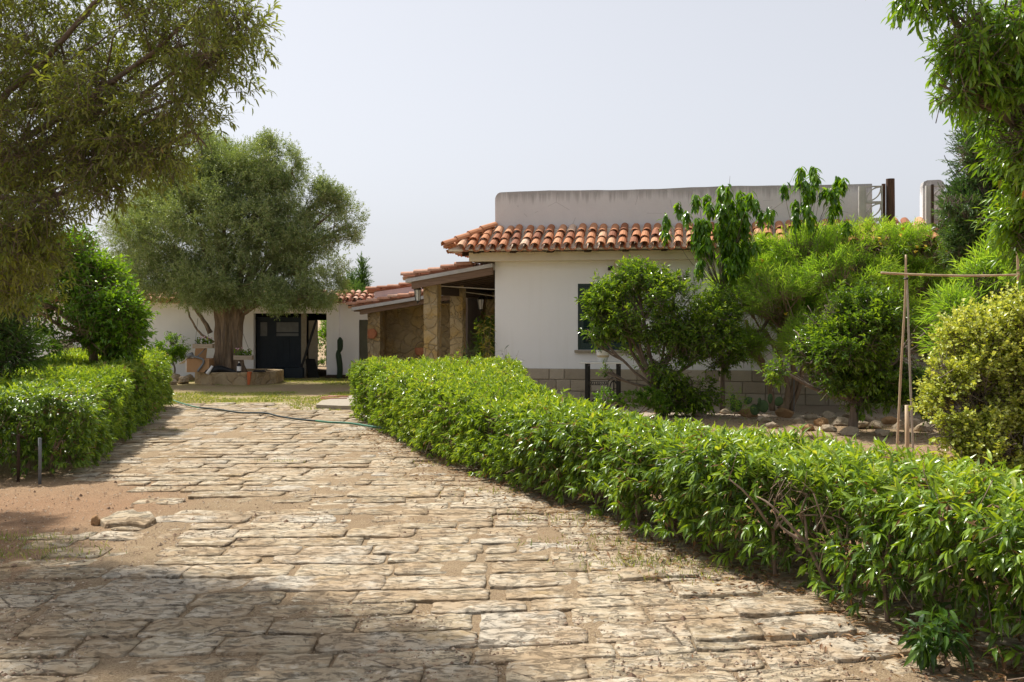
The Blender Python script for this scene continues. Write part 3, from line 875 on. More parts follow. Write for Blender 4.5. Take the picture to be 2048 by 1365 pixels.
# soffit box and the sloping eave above it
sb = MB(); sb.box(-.45, HW + .1, -.40, -.003, 2.80, 2.975); sb.box(-.45, -.003, .0, 7.5, 2.802, 2.973)
sb.box(2.42, 2.55, -.05, -.004, 2.5, 2.795)
sb.build('soffit', M['cream'], house, bevel=.008)
EX, EY, EZ, TZ = -.82, -.74, 2.985, 3.43
up_f = np.array((0, -(TZ - EZ), -EY)); up_f /= np.linalg.norm(up_f)
up_w = np.array((-(TZ - EZ), 0, -EX)); up_w /= np.linalg.norm(up_w)
cov, pan, und = MB(), MB(), MB()
und.hexa([(EX + .03, EY + .03, EZ - .005), (HW + .1, EY + .03, EZ - .005), (HW + .1, -.002, TZ - .01), (-.002, -.002, TZ - .01),
          (EX + .03, EY + .03, EZ + .03), (HW + .1, EY + .03, EZ + .03), (HW + .1, -.002, TZ + .02), (-.002, -.002, TZ + .02)])
und.hexa([(EX + .03, 7.5, EZ - .005), (EX + .03, EY + .031, EZ - .006), (-.003, -.001, TZ - .011), (-.003, 7.5, TZ - .011),
          (EX + .03, 7.5, EZ + .03), (EX + .03, EY + .031, EZ + .029), (-.003, -.001, TZ + .019), (-.003, 7.5, TZ + .019)])
x = EX + .10
while x < HW + .05:
    ytop = -.01 if x >= -.02 else EY * (x / EX) if x < 0 else -.01
    if x < -.02: ytop = EY * (-x) / (-EX)
    yt = min(-.01, ytop)
    zt = EZ + (TZ - EZ) * (yt - EY) / (-EY)
    if yt - EY > .12: tile_run(cov, pan, (x, EY, EZ), (x, yt, zt), up_f, (1, 0, 0))
    x += .21
yv = EY + .12
while yv < 7.4:
    xt = -.01 if yv > -.02 else EX * (-yv) / (-EY)
    xt = min(-.01, xt)
    zt = EZ + (TZ - EZ) * (xt - EX) / (-EX)
    if xt - EX > .12: tile_run(cov, pan, (EX, yv, EZ), (xt, yv, zt), up_w, (0, 1, 0))
    yv += .21
hip = MB()
a, b = np.array((EX - .03, EY - .03, EZ + .03)), np.array((0.0, 0.0, TZ + .04))
dd = b - a; Ld = np.linalg.norm(dd); dd /= Ld
kk = 4
for i in range(kk):
    barrel(hip, a + dd * (i * Ld / kk - .03) + np.array((0, 0, .085)), a + dd * ((i + 1) * Ld / kk + .03) + np.array((0, 0, .065)), (0, 0, 1), .10, .085, rt.uniform(.3, .9))
roof = cov.build('roof', M['tile'], house, smooth=False)
pan.build('channel_tiles', M['tile'], roof)
hip.build('hip_tiles', M['tile'], roof)
und.build('eave_board', M['cream'], roof)
x = -.25
sl = (TZ - EZ) / (-EY)
while x < HW:
    raf = MB(); raf.hexa([(x - .06, EY + .10, EZ - .05), (x + .06, EY + .10, EZ - .05), (x + .06, -.402, 2.976), (x - .06, -.402, 2.976),
              (x - .06, EY + .10, EZ + .055), (x + .06, EY + .10, EZ + .055), (x + .06, -.402, EZ + sl * .36 - .012), (x - .06, -.402, EZ + sl * .36 - .012)])
    raf.build('rafter_end', M['darkwood'], house); x += .735
y = .2
while y < 7.4:
    raf = MB(); raf.hexa([(EX + .1, y - .06, EZ - .05), (-.452, y - .06, 2.974), (-.452, y + .06, 2.974), (EX + .1, y + .06, EZ - .05),
              (EX + .1, y - .06, EZ + .04), (-.452, y - .06, EZ + .2), (-.452, y + .06, EZ + .2), (EX + .1, y + .06, EZ + .04)])
    raf.build('rafter_end', M['darkwood'], house); y += .735
# parapet with rounded shoulder
def slab_outline(mb, out, y0, y1):
    n = len(out)
    V = [(x, y0, z) for x, z in out] + [(x, y1, z) for x, z in out]
    mb.raw(V, [[(i, (i + 1) % n, n + (i + 1) % n, n + i) for i in range(n)]])
    mb.raw(V, [[tuple(range(n - 1, -1, -1)), tuple(range(n, 2 * n))]])
pp = MB()
PT, PXR = 4.215, 7.29
arc = [(.13 - .13 * math.cos(t), PT - .15 + .15 * math.sin(t)) for t in np.linspace(0, math.pi / 2, 7)]
out = [(PXR, 3.36), (PXR, PT - .01)] + [(x, PT + .012 * math.sin(x * 1.7) + .004 * math.sin(x * 7)) for x in np.linspace(PXR - .3, .5, 22)] + arc[::-1] + [(0.005, 3.36)]
slab_outline(pp, out, .004, .22)
pp.box(.006, .2, .221, 7.4, 3.36, PT - .03)
pp.box(.2, HW, 7.2, 7.4, 3.36, PT - .04)
pp.box(.2, HW - .1, .3, 7.2, 3.34, 3.40)
pp.build('parapet', M['parapet'], house, bevel=.02)
p2 = MB()
o2 = [(8.56, -.2), (8.56, 4.1)] + [(8.56 - .1 + .1 * math.cos(t), 4.14 + .1 * math.sin(t)) for t in np.linspace(.2, math.pi / 2, 5)] + [(8.26, 4.235), (8.2, 4.21), (8.18, 4.14), (8.18, -.2)]
slab_outline(p2, o2, -.062, .2)
p2.build('corner_pier', M['parapet'], house, bevel=.015)
# windows
for q in WIN:
    f = MB()
    f.box(q[0], q[0] + .05, .02, .10, q[2], q[3]); f.box(q[1] - .05, q[1], .02, .10, q[2], q[3])
    f.box(q[0] + .05, q[1] - .05, .02, .10, q[3] - .05, q[3]); f.box(q[0] + .05, q[1] - .05, .02, .10, q[2], q[2] + .05)
    win = f.build('window', M['greenpaint'], house, bevel=.004)
    xm = (q[0] + q[1]) / 2
    for a, b in ((q[0] + .05, xm), (xm, q[1] - .05)):
        s = MB()
        s.box(a + .002, a + .06, .03, .075, q[2] + .052, q[3] - .052); s.box(b - .06, b - .002, .03, .075, q[2] + .052, q[3] - .052)
        for zc in (q[2] + .09, (q[2] + q[3]) / 2, q[3] - .09): s.box(a + .06, b - .06, .032, .073, zc - .036, zc + .036)
        z = q[2] + .15
        while z < q[3] - .13:
            if abs(z - (q[2] + q[3]) / 2) > .05:
                s.hexa([(a + .06, .030, z - .022), (b - .06, .030, z - .022), (b - .06, .072, z + .012), (a + .06, .072, z + .012),
                        (a + .06, .030, z - .014), (b - .06, .030, z - .014), (b - .06, .072, z + .020), (a + .06, .072, z + .020)])
            z += .042
        s.build('shutter', M['greenpaint'], win)
    s = MB(); s.box(q[0] + .01, q[1] - .01, .105, .115, q[2] + .01, q[3] - .01); s.build('pane', M['black'], win)
    s = MB(); s.box(q[0] - .06, q[1] + .06, -.07, .018, q[2] - .055, q[2] - .003); s.build('sill', M['mortar'], win, bevel=.006)
# spotlight under the soffit
sp = MB(); sp.lathe([(.02, 0), (.055, .005), (.06, .05), (.035, .09)], (2.36, -.12, 2.6), 14); sp.box(2.34, 2.38, -.12, -.004, 2.64, 2.66)
spo = sp.build('spotlight', M['black'])
spo.location = HX; spo.rotation_euler = (0, 0, HR)
tag(spo, 'small round black spotlight on the white house wall under the eaves', 'spotlight')
# pierced concrete screens on the terrace
def breeze(x0, z0, nb, y0=-.30):
    b = MB()
    s = .31
    for i in range(nb):
        z = z0 + i * s
        b.box(x0, x0 + s, y0, y0 + .09, z, z + .02); b.box(x0, x0 + s, y0, y0 + .09, z + s - .02, z + s - .003)
        b.box(x0, x0 + .02, y0, y0 + .09, z + .02, z + s - .02); b.box(x0 + s - .02, x0 + s, y0, y0 + .09, z + .02, z + s - .02)
        for sgn in (-1, 1):
            pts = []
            for t in np.linspace(0, 1, 12):
                ang = math.pi / 2 * t
                if sgn < 0: pts.append((x0 + .02 + .27 * math.sin(ang), y0 + .045, z + .02 + .27 * (1 - math.cos(ang))))
                else: pts.append((x0 + .02 + .27 * (1 - math.cos(ang)), y0 + .045, z + .02 + .27 * math.sin(ang)))
            for j in range(len(pts) - 1):
                a_, b_ = np.array(pts[j]), np.array(pts[j + 1])
                t_ = (b_ - a_) / np.linalg.norm(b_ - a_); n_ = np.array((-t_[2], 0, t_[0])) * .012; yy_ = np.array((0, .04, 0))
                b.hexa([a_ - n_ - yy_, b_ - n_ - yy_, b_ - n_ + yy_, a_ - n_ + yy_, a_ + n_ - yy_, b_ + n_ - yy_, b_ + n_ + yy_, a_ + n_ + yy_])
    b.box(x0 - .11, x0 - .003, y0 + .005, y0 + .085, z0, z0 + nb * s)
    return b
breeze(7.12, 3.20, 3).build('breeze_block_screen', M['concrete'], house)
breeze(8.29, 3.17, 3, -.36).build('breeze_block_screen', M['concrete'], house)
bk = MB(); bk.box(8.61, 8.71, -.355, -.275, 3.17, 4.10); bk.build('screen_pier', M['concrete'], house)
tr = MB(); tr.box(7.3, 8.5, -.36, -.2, 3.14, 3.2); tr.box(7.3, HW + .2, -.45, -.02, 3.0, 3.13)
tr.build('terrace_kerb', M['tile2'], house)

def place(o, x, y, z=0, rz=0.0):
    """put an object given in the house frame into the world"""
    c, s = math.cos(HR), math.sin(HR)
    o.location = (HX[0] + c * x - s * y, HX[1] + s * x + c * y, z)
    o.rotation_euler = (0, 0, HR + rz)
    return o
def HP(x, y, z=0):
    c, s = math.cos(HR), math.sin(HR)
    return np.array((HX[0] + c * x - s * y, HX[1] + s * x + c * y, z))

po = MB(); po.tube([(0, 0, 0), (.004, 0, .5), (0, 0, 1.02)], [.082, .08, .078], 16)
po.box(-.15, -.088, -.03, .03, 0, .93)
o = place(po.build('wooden_post', M['postwood'], smooth=False), 7.58, -.20, 3.24)
tag(o, 'thick dark wooden post standing on the terrace edge beside the pierced concrete screen', 'post')
po = MB(); po.tube([(0, 0, 0), (0, 0, .92)], [.03, .028], 8); po.tube([(.25, -.05, 0), (.24, -.05, .4)], [.02, .02], 8)
o = place(po.build('iron_stake', M['darkwood']), 8.26, -.48, 3.18)
tag(o, 'thin dark rusty stake in front of the white corner pier on the terrace', 'stake')
hz_ = MB(); hz_.tube(spline([(0, 0, 0), (.25, -.05, .15), (.42, -.05, .32), (.40, 0, .55), (.3, .02, .62)], 6), .018, 8)
o = place(hz_.build('cable_conduit', M['whiteplastic'], smooth=True), 8.1, -.52, 3.2)
tag(o, 'pale plastic conduit curving up in front of the white corner pier', 'conduit')

# porch on the west side
pr = MB()
def pillar(x0, x1, y0, y1, z1, seed):
    r = np.random.RandomState(seed)
    mb = MB(); nz = 26
    V = []; ring = []
    for s_ in np.linspace(0, 1, 7)[:-1]: ring.append((x0 + (x1 - x0) * s_, y0))
    for s_ in np.linspace(0, 1, 7)[:-1]: ring.append((x1, y0 + (y1 - y0) * s_))
    for s_ in np.linspace(0, 1, 7)[:-1]: ring.append((x1 - (x1 - x0) * s_, y1))
    for s_ in np.linspace(0, 1, 7)[:-1]: ring.append((x0, y1 - (y1 - y0) * s_))
    ring = np.array(ring); n = len(ring)
    cx, cy = (x0 + x1) / 2, (y0 + y1) / 2
    for z in np.linspace(-.05, z1, nz):
        P = np.column_stack([ring, np.full(n, z)])
        k = 1 + .05 * fbm(P + seed, 2.4, 3)
        V.append(np.column_stack([cx + (ring[:, 0] - cx) * k, cy + (ring[:, 1] - cy) * k, np.full(n, z)]))
    F = [(i * n + j, i * n + (j + 1) % n, (i + 1) * n + (j + 1) % n, (i + 1) * n + j) for i in range(nz - 1) for j in range(n)]
    mb.raw(np.vstack(V), [F, [tuple((nz - 1) * n + j for j in range(n))]])
    return mb
for (x0, y0, z1, sd) in ((-1.52, .06, 2.42, 1), (-1.50, 2.16, 2.47, 2), (-1.46, 5.75, 2.45, 3)):
    pillar(x0, x0 + .29, y0, y0 + .32, z1, sd).build('porch_pillar', M['pillar'], house)
# porch roof: tiles, verge, beams and rafters; slopes down to the west
XL, ZL, ZH = -1.82, 2.47, 2.765
ZH2 = 2.775
sl2 = (ZH2 - ZL) / (0 - XL)
def pz(x): return ZL + (x - XL) * sl2
def sheet(mb, x0, x1, y0, y1, dz0, dz1):
    mb.hexa([(x0, y0, pz(x0) + dz0), (x1, y0, pz(x1) + dz0), (x1, y1, pz(x1) + dz0), (x0, y1, pz(x0) + dz0),
             (x0, y0, pz(x0) + dz1), (x1, y0, pz(x1) + dz1), (x1, y1, pz(x1) + dz1), (x0, y1, pz(x0) + dz1)])
pc, pn = MB(), MB()
upp = np.array((-sl2, 0, 1.0)); upp /= np.linalg.norm(upp)
y = -.16
while y < 7.2:
    tile_run(pc, pn, (XL - .06, y, pz(XL - .06) - .01), (-.47, y, pz(-.47) - .01), upp, (0, 1, 0), .22, .29, .085); y += .22
prf = pc.build('porch_roof', M['tile2'], house)
pn.build('channel_tiles', M['tile2'], prf)
q = MB(); sheet(q, XL, -.01, -.24, 7.4, -.085, -.01); q.build('verge', M['grey'], prf)
q = MB(); sheet(q, XL + .12, -.02, -.20, -.06, -.23, -.086)
q.build('front_beam', M['wood'], house)
q = MB()
yy_ = .62
while yy_ < 7.2:
    sheet(q, XL + .1, -.02, yy_, yy_ + .10, -.20, -.087); yy_ += .56
q.box(-1.56, -1.20, .40, 7.3, 2.30, 2.42) if False else None
for ya, yb in ((.40, 2.14), (2.50, 5.73), (6.1, 7.3)): q.box(-1.48, -1.28, ya, yb, 2.16, 2.33)
q.build('rafters', M['darkwood'], house)
for a_, b_ in (((-1.2, .2, 2.33), (-.02, .25, 2.25)), ((-1.2, 2.3, 2.26), (-.02, 2.4, 2.1))):
    q = MB(); q.tube([a_, b_], .012, 6); q.build('curtain_rod', M['bamboogrey'], house)
q = MB(); q.box(-1.895, 0.0, 7.05, 7.25, 0, 2.5); q.build('porch_back_wall', M['rubble'], house)
q = MB(); q.box(-1.0, -.25, 7.0, 7.04, .02, 1.95); q.build('porch_door', M['darkroom'], house, bevel=.005)
q = MB(); q.box(-1.9, -.06, .02, 7.0, -.04, .03); q.build('porch_floor', M['mortar'], house)

# lanterns
def lantern(name, label):
    e = empty(name)
    b = MB(); b.lathe([(.0, .30), (.012, .29), (.02, .25), (.085, .19), (.09, .175), (.055, .17)], n=6)
    b.lathe([(.04, -.075), (.05, -.06), (.035, -.05), (.012, -.11), (.004, -.12)], n=6)
    for k in range(6):
        t = k * math.pi / 3
        b.beam((.048 * math.cos(t), .048 * math.sin(t), -.06), (.078 * math.cos(t), .078 * math.sin(t), .175), .008, .008)
    b.build('cage', M['iron'], e)
    gl = MB(); gl.lathe([(.042, -.055), (.072, .168)], n=6); gl.build('glass', M['glass'], e)
    br = MB(); br.tube(spline([(0, 0, .29), (.0, 0, .33), (.05, 0, .34), (.12, 0, .30), (.15, 0, .2)], 5), .008, 6); br.box(.145, .155, -.03, .03, .1, .28)
    br.build('bracket', M['iron'], e)
    tag(e, label, 'lantern')
    return e
l1 = lantern('wall_lantern', 'black lantern with frosted glass on the left side of the front porch pillar')
place(l1, -1.675, .16, 2.08)
l2 = lantern('wall_lantern', 'black lantern with frosted glass hanging deep in the porch near the house corner')
place(l2, -.98, 3.0, 1.93, math.pi)
l2.rotation_euler = (0, 0, HR)
br_ = MB(); br_.tube([(0, 0, .28), (0, 0, .62)], .005, 5); br_.build('hanging_rod', M['iron'], l2)

# ------------------------------------------------------------------ stone annexe behind the porch
ann = empty('stone_annexe', HX, HR)
tag(ann, 'low rubble stone annexe with a sloping verge of tiles left of the porch', 'annexe')
AX, AY = -4.27, 4.47
pillar(AX, AX + .33, AY, AY + .36, 1.92, 7).build('annexe_pillar', M['pillar'], ann)
q = MB(); q.box(AX + .10, -1.95, AY + .75, AY + 1.0, -.05, 2.05); q.build('annexe_wall', M['rubble'], ann)
q = MB(); q.box(AX + .05, AX + .25, AY + .4, 8.5, -.05, 1.9); q.build('side_wall', M['rubble'], ann)
AXL = AX - .36
sl3 = .155
def az(x, z0=1.93): return z0 + (x - AXL) * sl3
def sheet3(mb, x0, x1, y0, y1, dz0, dz1, z0=1.93):
    mb.hexa([(x0, y0, az(x0, z0) + dz0), (x1, y0, az(x1, z0) + dz0), (x1, y1, az(x1, z0) + dz0), (x0, y1, az(x0, z0) + dz0),
             (x0, y0, az(x0, z0) + dz1), (x1, y0, az(x1, z0) + dz1), (x1, y1, az(x1, z0) + dz1), (x0, y1, az(x0, z0) + dz1)])
pc, pn = MB(), MB()
up3 = np.array((-sl3, 0, 1.0)); up3 /= np.linalg.norm(up3)
y = AY - .28
while y < AY + 1.0:
    tile_run(pc, pn, (AXL - .05, y, az(AXL - .05)), (-1.95, y, az(-1.95)), up3, (0, 1, 0), .22, .29, .08); y += .22
rf = pc.build('roof', M['tile2'], ann); pn.build('channel_tiles', M['tile2'], rf)
q = MB(); sheet3(q, AXL + .06, -1.94, AY - .36, AY + 1.0, -.085, -.005); q.build('verge', M['grey'], rf)
q = MB(); sheet3(q, AX - .12, -1.96, AY - .25, AY - .08, -.21, -.086); q.box(AX - .30, AX - .02, AY - .2, AY, 1.83, 1.90); q.build('front_beam', M['wood'], ann)
# taller gable behind it
q = MB()
GY = AY + 1.05
q.hexa([(-4.45, GY, 0), (-1.9, GY, 0), (-1.9, GY + 4, 0), (-4.45, GY + 4, 0),
        (-4.45, GY, 2.36), (-1.9, GY, 2.36 + 2.55 * .135), (-1.9, GY + 4, 2.36 + 2.55 * .135), (-4.45, GY + 4, 2.36)])
q.hexa([(-4.5, GY - .05, 2.17), (-1.9, GY - .05, 2.17 + 2.6 * .06), (-1.9, GY - .002, 2.17 + 2.6 * .06), (-4.5, GY - .002, 2.17),
        (-4.5, GY - .05, 2.19), (-1.9, GY - .05, 2.19 + 2.6 * .06), (-1.9, GY - .002, 2.19 + 2.6 * .06), (-4.5, GY - .002, 2.19)])
q.build('gable_wall', M['pink'], ann)
pc, pn = MB(), MB()
y = GY - .02
while y < GY + 4:
    tile_run(pc, pn, (-4.62, y, 2.335), (-1.9, y, 2.335 + 2.72 * .135), (-.134, 0, .99), (0, 1, 0), .22, .29, .075); y += .22
rf2 = pc.build('gable_roof', M['tile2'], ann); pn.build('channel_tiles', M['tile2'], rf2)
# ornaments hung on the stone
o_ = MB(); o_.lathe([(.02, .07), (.11, .06), (.13, .0), (.11, -.03)], n=18); 
for k in range(5): o_.box(-.1 + .04 * k, -.085 + .04 * k, -.13, .13, .055, .072)
ob = o_.build('terracotta_plaque', M['terra']); place(ob, AX + .14, AY - .035, 1.27); ob.rotation_euler = (R(90), 0, HR)
tag(ob, 'ribbed round terracotta wall ornament on the leftmost rubble pillar', 'ornament')
pot = empty('wall_pot'); place(pot, -3.02, AY + .62, .80)
q = MB(); q.lathe([(.06, -.12), (.15, -.08), (.19, .02), (.18, .10), (.16, .10), (.15, .04)], n=20, sy=.6); q.build('basket', M['terra'], pot)
q = MB(); q.ring((0, 0, .1), .16, .01, n=20); q.build('handle', M['wood'], pot)
tag(pot, 'round rust coloured half basket hung low on the rubble wall', 'wall pot')

# ------------------------------------------------------------------ outbuilding at the back
OY = 28.0
outb = empty('outbuilding', (-9.0, OY, 0))
tag(outb, 'long low white outbuilding with tiled eave and open dark garage bay', 'outbuilding')
def ox(px): return (px - 1024) * OY / FPX + 9.0
x0, x1, xd0, xd1, xg0, xg1 = ox(-60), ox(790), ox(507), ox(653), ox(716), ox(740)
WH = 2.12
w = MB()
w.box(x0, xd0, 0, .22, -.05, WH); w.box(xd0, xd1, 0, .22, 1.80, WH); w.box(xd1, xg0, 0, .22, -.05, WH)
w.box(xg0, xg1, 0, .22, 1.62, WH); w.box(xg1, x1, 0, .22, -.05, WH)
w.box(x0, x0 + .22, .22, 5, -.05, WH); w.box(x1 - .22, x1, .22, 5, -.05, WH)
w.box(xd1 + .02, xd1 + .36, -.07, -.002, -.05, WH - .02)
w.build('wall', M['white2'], outb)
w = MB(); w.box(x0 + .23, 2.55, 4.8, 5, -.05, WH); w.box(2.95, x1 - .23, 4.8, 5, -.05, WH); w.box(2.55, 2.95, 4.8, 5, 1.6, WH)
w.box(xd0 - .3, xd0 - .1, .23, 4.8, 0, WH); w.box(xd1 + .1, xd1 + .3, .23, 4.8, 0, WH); w.box(xd0 - .1, xd1 + .1, .3, 4.8, 2.06, 2.10)
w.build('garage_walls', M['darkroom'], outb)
pc, pn = MB(), MB()
x = x0 - .1
upo = np.array((0, -.27, .96))
while x < x1 + .1:
    tile_run(pc, pn, (x, -.42, 2.09), (x, .55, 2.36), upo, (1, 0, 0), .195, .30, .08); x += .195
rf = pc.build('roof', M['tile2'], outb); pn.build('channel_tiles', M['tile2'], rf)
q = MB(); q.hexa([(x0 - .1, -.40, 2.06), (x1 + .1, -.40, 2.06), (x1 + .1, 2.6, 2.87), (x0 - .1, 2.6, 2.87), (x0 - .1, -.40, 2.10), (x1 + .1, -.40, 2.10), (x1 + .1, 2.6, 2.92), (x0 - .1, 2.6, 2.92)]) if False else \
    q.hexa([(x0 - .1, -.40, 2.05), (x1 + .1, -.40, 2.05), (x1 + .1, .6, 2.32), (x0 - .1, .6, 2.32), (x0 - .1, -.40, 2.085), (x1 + .1, -.40, 2.085), (x1 + .1, .6, 2.355), (x0 - .1, .6, 2.355)])
q.box(x0 - .1, x1 + .1, .6, 5.1, 2.26, 2.34)
q.build('eave_board', M['cream'], rf)
# navy gate leaf with small panes
gx0, gx1 = xd0 + .02, ox(598)
g_ = MB()
g_.box(gx0, gx1, .26, .31, .02, 1.16); 
for a, b in ((gx0, gx0 + .10), (gx0 + .30, gx0 + .55), (gx1 - .07, gx1)): g_.box(a, b, .26, .31, 1.16, 1.55)
g_.box(gx0, gx1, .26, .31, 1.55, 1.70)
g_.box(gx0 + .55, gx1 - .07, .262, .308, 1.24, 1.27)
for k in range(7): g_.box(gx0 + .1 + k * .165, gx0 + .108 + k * .165, .254, .26, .05, 1.1)
gd = g_.build('gate', M['bluepaint'], outb)
q = MB(); q.box(gx0 + .1, gx0 + .3, .28, .29, 1.16, 1.55); q.box(gx0 + .55, gx1 - .07, .28, .29, 1.16, 1.24); q.box(gx0 + .55, gx1 - .07, .28, .29, 1.27, 1.55)
q.build('pane', M['greymetal'], gd)
q = MB(); q.box(ox(598) + .01, ox(609), .24, .34, 0, 2.04); q.build('garage_post', M['mortar'], outb)
q = MB(); q.box(ox(612), ox(630), .36, .42, 0, 1.6); q.build('cabinet', M['mortar'], outb)
q = MB(); q.box(xg0 + .03, xg1 - .02, .06, .11, 0, 1.61); q.build('side_door', M['olivepaint'], outb)
q = MB()
for a, b in ((xg0 - .005, xg0 + .03), (xg1 - .02, xg1 + .005)): q.box(a, b, -.012, .05, -.02, 1.62)
q.build('door_frame', M['white2'], outb)
q = MB(); q.lathe([(.02, 0), (.05, .02), (.055, .09), (.03, .11)], (ox(701), -.10, 1.98), 12); q.build('eave_lamp', M['black'], outb)
q = MB()
for k, zz in enumerate((.62, .72, .82)): q.box(ox(672), ox(678), -.02, -.002, zz, zz + .07)
q.build('meter_box', M['mortar'], outb)
# things in the garage bay
def thing_box(mb, mat, name, label, cat, loc):
    o = mb.build(name, mat); o.location = loc; return tag(o, label, cat)
q = MB(); q.beam((0, 0, 0), (.5, .05, 1.62), .09, .05); thing_box(q, M['black'], 'leaning_plank', 'long dark plank leaning in the open garage bay', 'plank', (ox(598) - 9.0, OY - .12, 0))
q = MB(); q.hexa([(0, 0, 0), (.30, 0, 0), (.30, .04, 0), (0, .04, 0), (-.16, .35, .52), (.10, .35, .52), (.10, .40, .52), (-.16, .40, .52)])
q.build; o = thing_box(q, M['black'], 'black_board', 'black board leaning low at the right side of the garage bay', 'board', (ox(620) - 9.0, OY - .2, 0))
q = MB(); q.box(0, .42, 0, .3, .02, .28, 0); q.box(.5, 1.0, .05, .3, .02, .3); q.box(.06, .3, -.02, -.001, .05, .2)
q.ring((.06, .02, .28), .05, .012, n=12); q.tube([(.0, .1, .3), (.45, .1, .33), (.9, .1, .32)], .02, 6)
o = thing_box(q, M['bluepaint'], 'toolbox_pile', 'pile of dark navy tool cases on the ground before the garage gate', 'tool cases', (ox(541) - 9.0, OY - .55, 0))
q = MB(); q.box(0, .16, -.03, -.024, .12, .26); q.build('tool_label', M['greymetal'], o).location = (.16, 0, 0)
# tall cactus by the outbuilding wall
q = MB(); p_ = spline([(0, 0, -.05), (.015, 0, .3), (-.02, 0, .6), (-.03, 0, .72), (.015, 0, .82), (.02, 0, 1.05), (.015, 0, 1.14)], 6)
nn = 18
ang = np.arange(nn) / nn * 2 * math.pi
q.tube(p_, .075 - .02 * np.exp(-((p_[:, 2] - .74) / .07) ** 2) - .05 * np.clip((p_[:, 2] - 1.06) / .08, 0, 1), nn)
V_ = q.V[0]
c_ = np.repeat(p_, nn, 0)
V_[:len(c_)] = c_ + (V_[:len(c_)] - c_) * np.tile(1 + .12 * np.cos(ang * 6), len(p_))[:, None]
o = q.build('column_cactus', M['cactusdark'], smooth=True); o.location = (ox(684) - 9.0, OY - .42, 0)
tag(o, 'single dark columnar cactus standing against the white outbuilding wall', 'cactus')
q = MB(); q.box(0, .85, 0, .28, 0, .09); o = q.build('planting_kerb', M['soil'], bevel=.02); o.location = (ox(656) - 9.0, OY - .37, 0)
tag(o, 'dark low soil bed at the foot of the outbuilding wall under the cactus', 'flower bed')

# low wall and gate post at the far left
gw = empty('garden_wall', (0, 0, 0))
tag(gw, 'pale bluish low garden wall with a stained gate post behind the left hedge', 'garden wall')
a_, b_ = PX(-60, 700, 19.5), PX(118, 700, 19.5)
q = MB(); q.box(a_[0], b_[0], 19.5, 19.7, -.05, 1.16); q.build('wall', M['white2'], gw)
q = MB(); q.box(b_[0] + .005, b_[0] + .17, 19.44, 19.74, -.05, 1.24); q.box(b_[0] - .12, b_[0] + .004, 19.40, 19.496, .92, 1.23)
q.build('gate_post', surf('stained_gate_post', (.42, .38, .24), (.58, .54, .40), 5, .9, (2, 2, .6), bs=.3), gw)
q = MB(); q.hexa([(b_[0] + .175, 19.5, .98), (b_[0] + .5, 19.5, 1.03), (b_[0] + .5, 19.6, 1.03), (b_[0] + .175, 19.6, .98), (b_[0] + .175, 19.5, 1.07), (b_[0] + .5, 19.5, 1.12), (b_[0] + .5, 19.6, 1.12), (b_[0] + .175, 19.6, 1.07)])
for k in range(6): q.box(b_[0] + .2 + k * .1, b_[0] + .23 + k * .1, 19.53, 19.57, 0, .98)
q.build('gate_rail', M['planterwood'], gw)

# dark open store to the right of the house
st = empty('garden_store', HX, HR)
tag(st, 'dark open lean-to store with timber shelves beyond the right corner of the house', 'lean-to')
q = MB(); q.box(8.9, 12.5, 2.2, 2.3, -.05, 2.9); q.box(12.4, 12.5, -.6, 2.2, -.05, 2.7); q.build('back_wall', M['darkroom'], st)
pc = MB(); x = 8.75
while x < 12.6:
    tile_run(pc, None, (x, -.7, 2.62), (x, 2.3, 3.2), (0, -.19, .98), (1, 0, 0), .21, .3, .085); x += .21
rf = pc.build('roof', M['tile'], st)
q = MB(); q.hexa([(8.7, -.68, 2.58), (12.6, -.68, 2.58), (12.6, 2.3, 3.16), (8.7, 2.3, 3.16), (8.7, -.68, 2.64), (12.6, -.68, 2.64), (12.6, 2.3, 3.22), (8.7, 2.3, 3.22)]); q.build('roof_board', M['darkwood'], rf)
q = MB()
for z in (1.12, 1.62, 2.05): q.box(8.75, 10.6, .1, .5, z, z + .06)
q.box(10.5, 10.62, .05, .55, 0, 2.5); q.build('shelf', M['planterwood'], st)
q = MB(); q.box(8.72, 9.0, -.5, -.2, 2.28, 2.58); q.build('meter_cabinet', M['white2'], st)
rk = np.random.RandomState(3)
for k in range(7):
    q = MB(); r_ = rk.uniform(.07, .12); q.lathe([(r_ * .65, 0), (r_, r_ * 1.5), (r_ * 1.1, r_ * 1.55), (r_ * 1.1, r_ * 1.9), (r_ * .9, r_ * 1.9), (r_ * .85, r_ * 1.4)], n=14)
    o = q.build('flower_pot', M['terra'], smooth=True); place(o, 8.9 + k * .24, .3, (1.18, 1.68)[k % 2])
    tag(o, 'old terracotta pot stored on a timber shelf in the dark lean-to', 'pot', 'terracotta pots on the lean-to shelves')
# ------------------------------------------------------------------ hedges
def arc_param(F_, B_):
    m = (F_ + B_) / 2
    d = np.concatenate([[0], np.cumsum(np.linalg.norm(np.diff(m, axis=0), axis=1))])
    return d / d[-1], d[-1]

def resample(A, k=40):
    S = spline(np.column_stack([A, np.zeros(len(A))]), 8)[:, :2]
    d = np.concatenate([[0], np.cumsum(np.linalg.norm(np.diff(S, axis=0), axis=1))])
    t = np.linspace(0, d[-1], k)
    return np.column_stack([np.interp(t, d, S[:, 0]), np.interp(t, d, S[:, 1])])

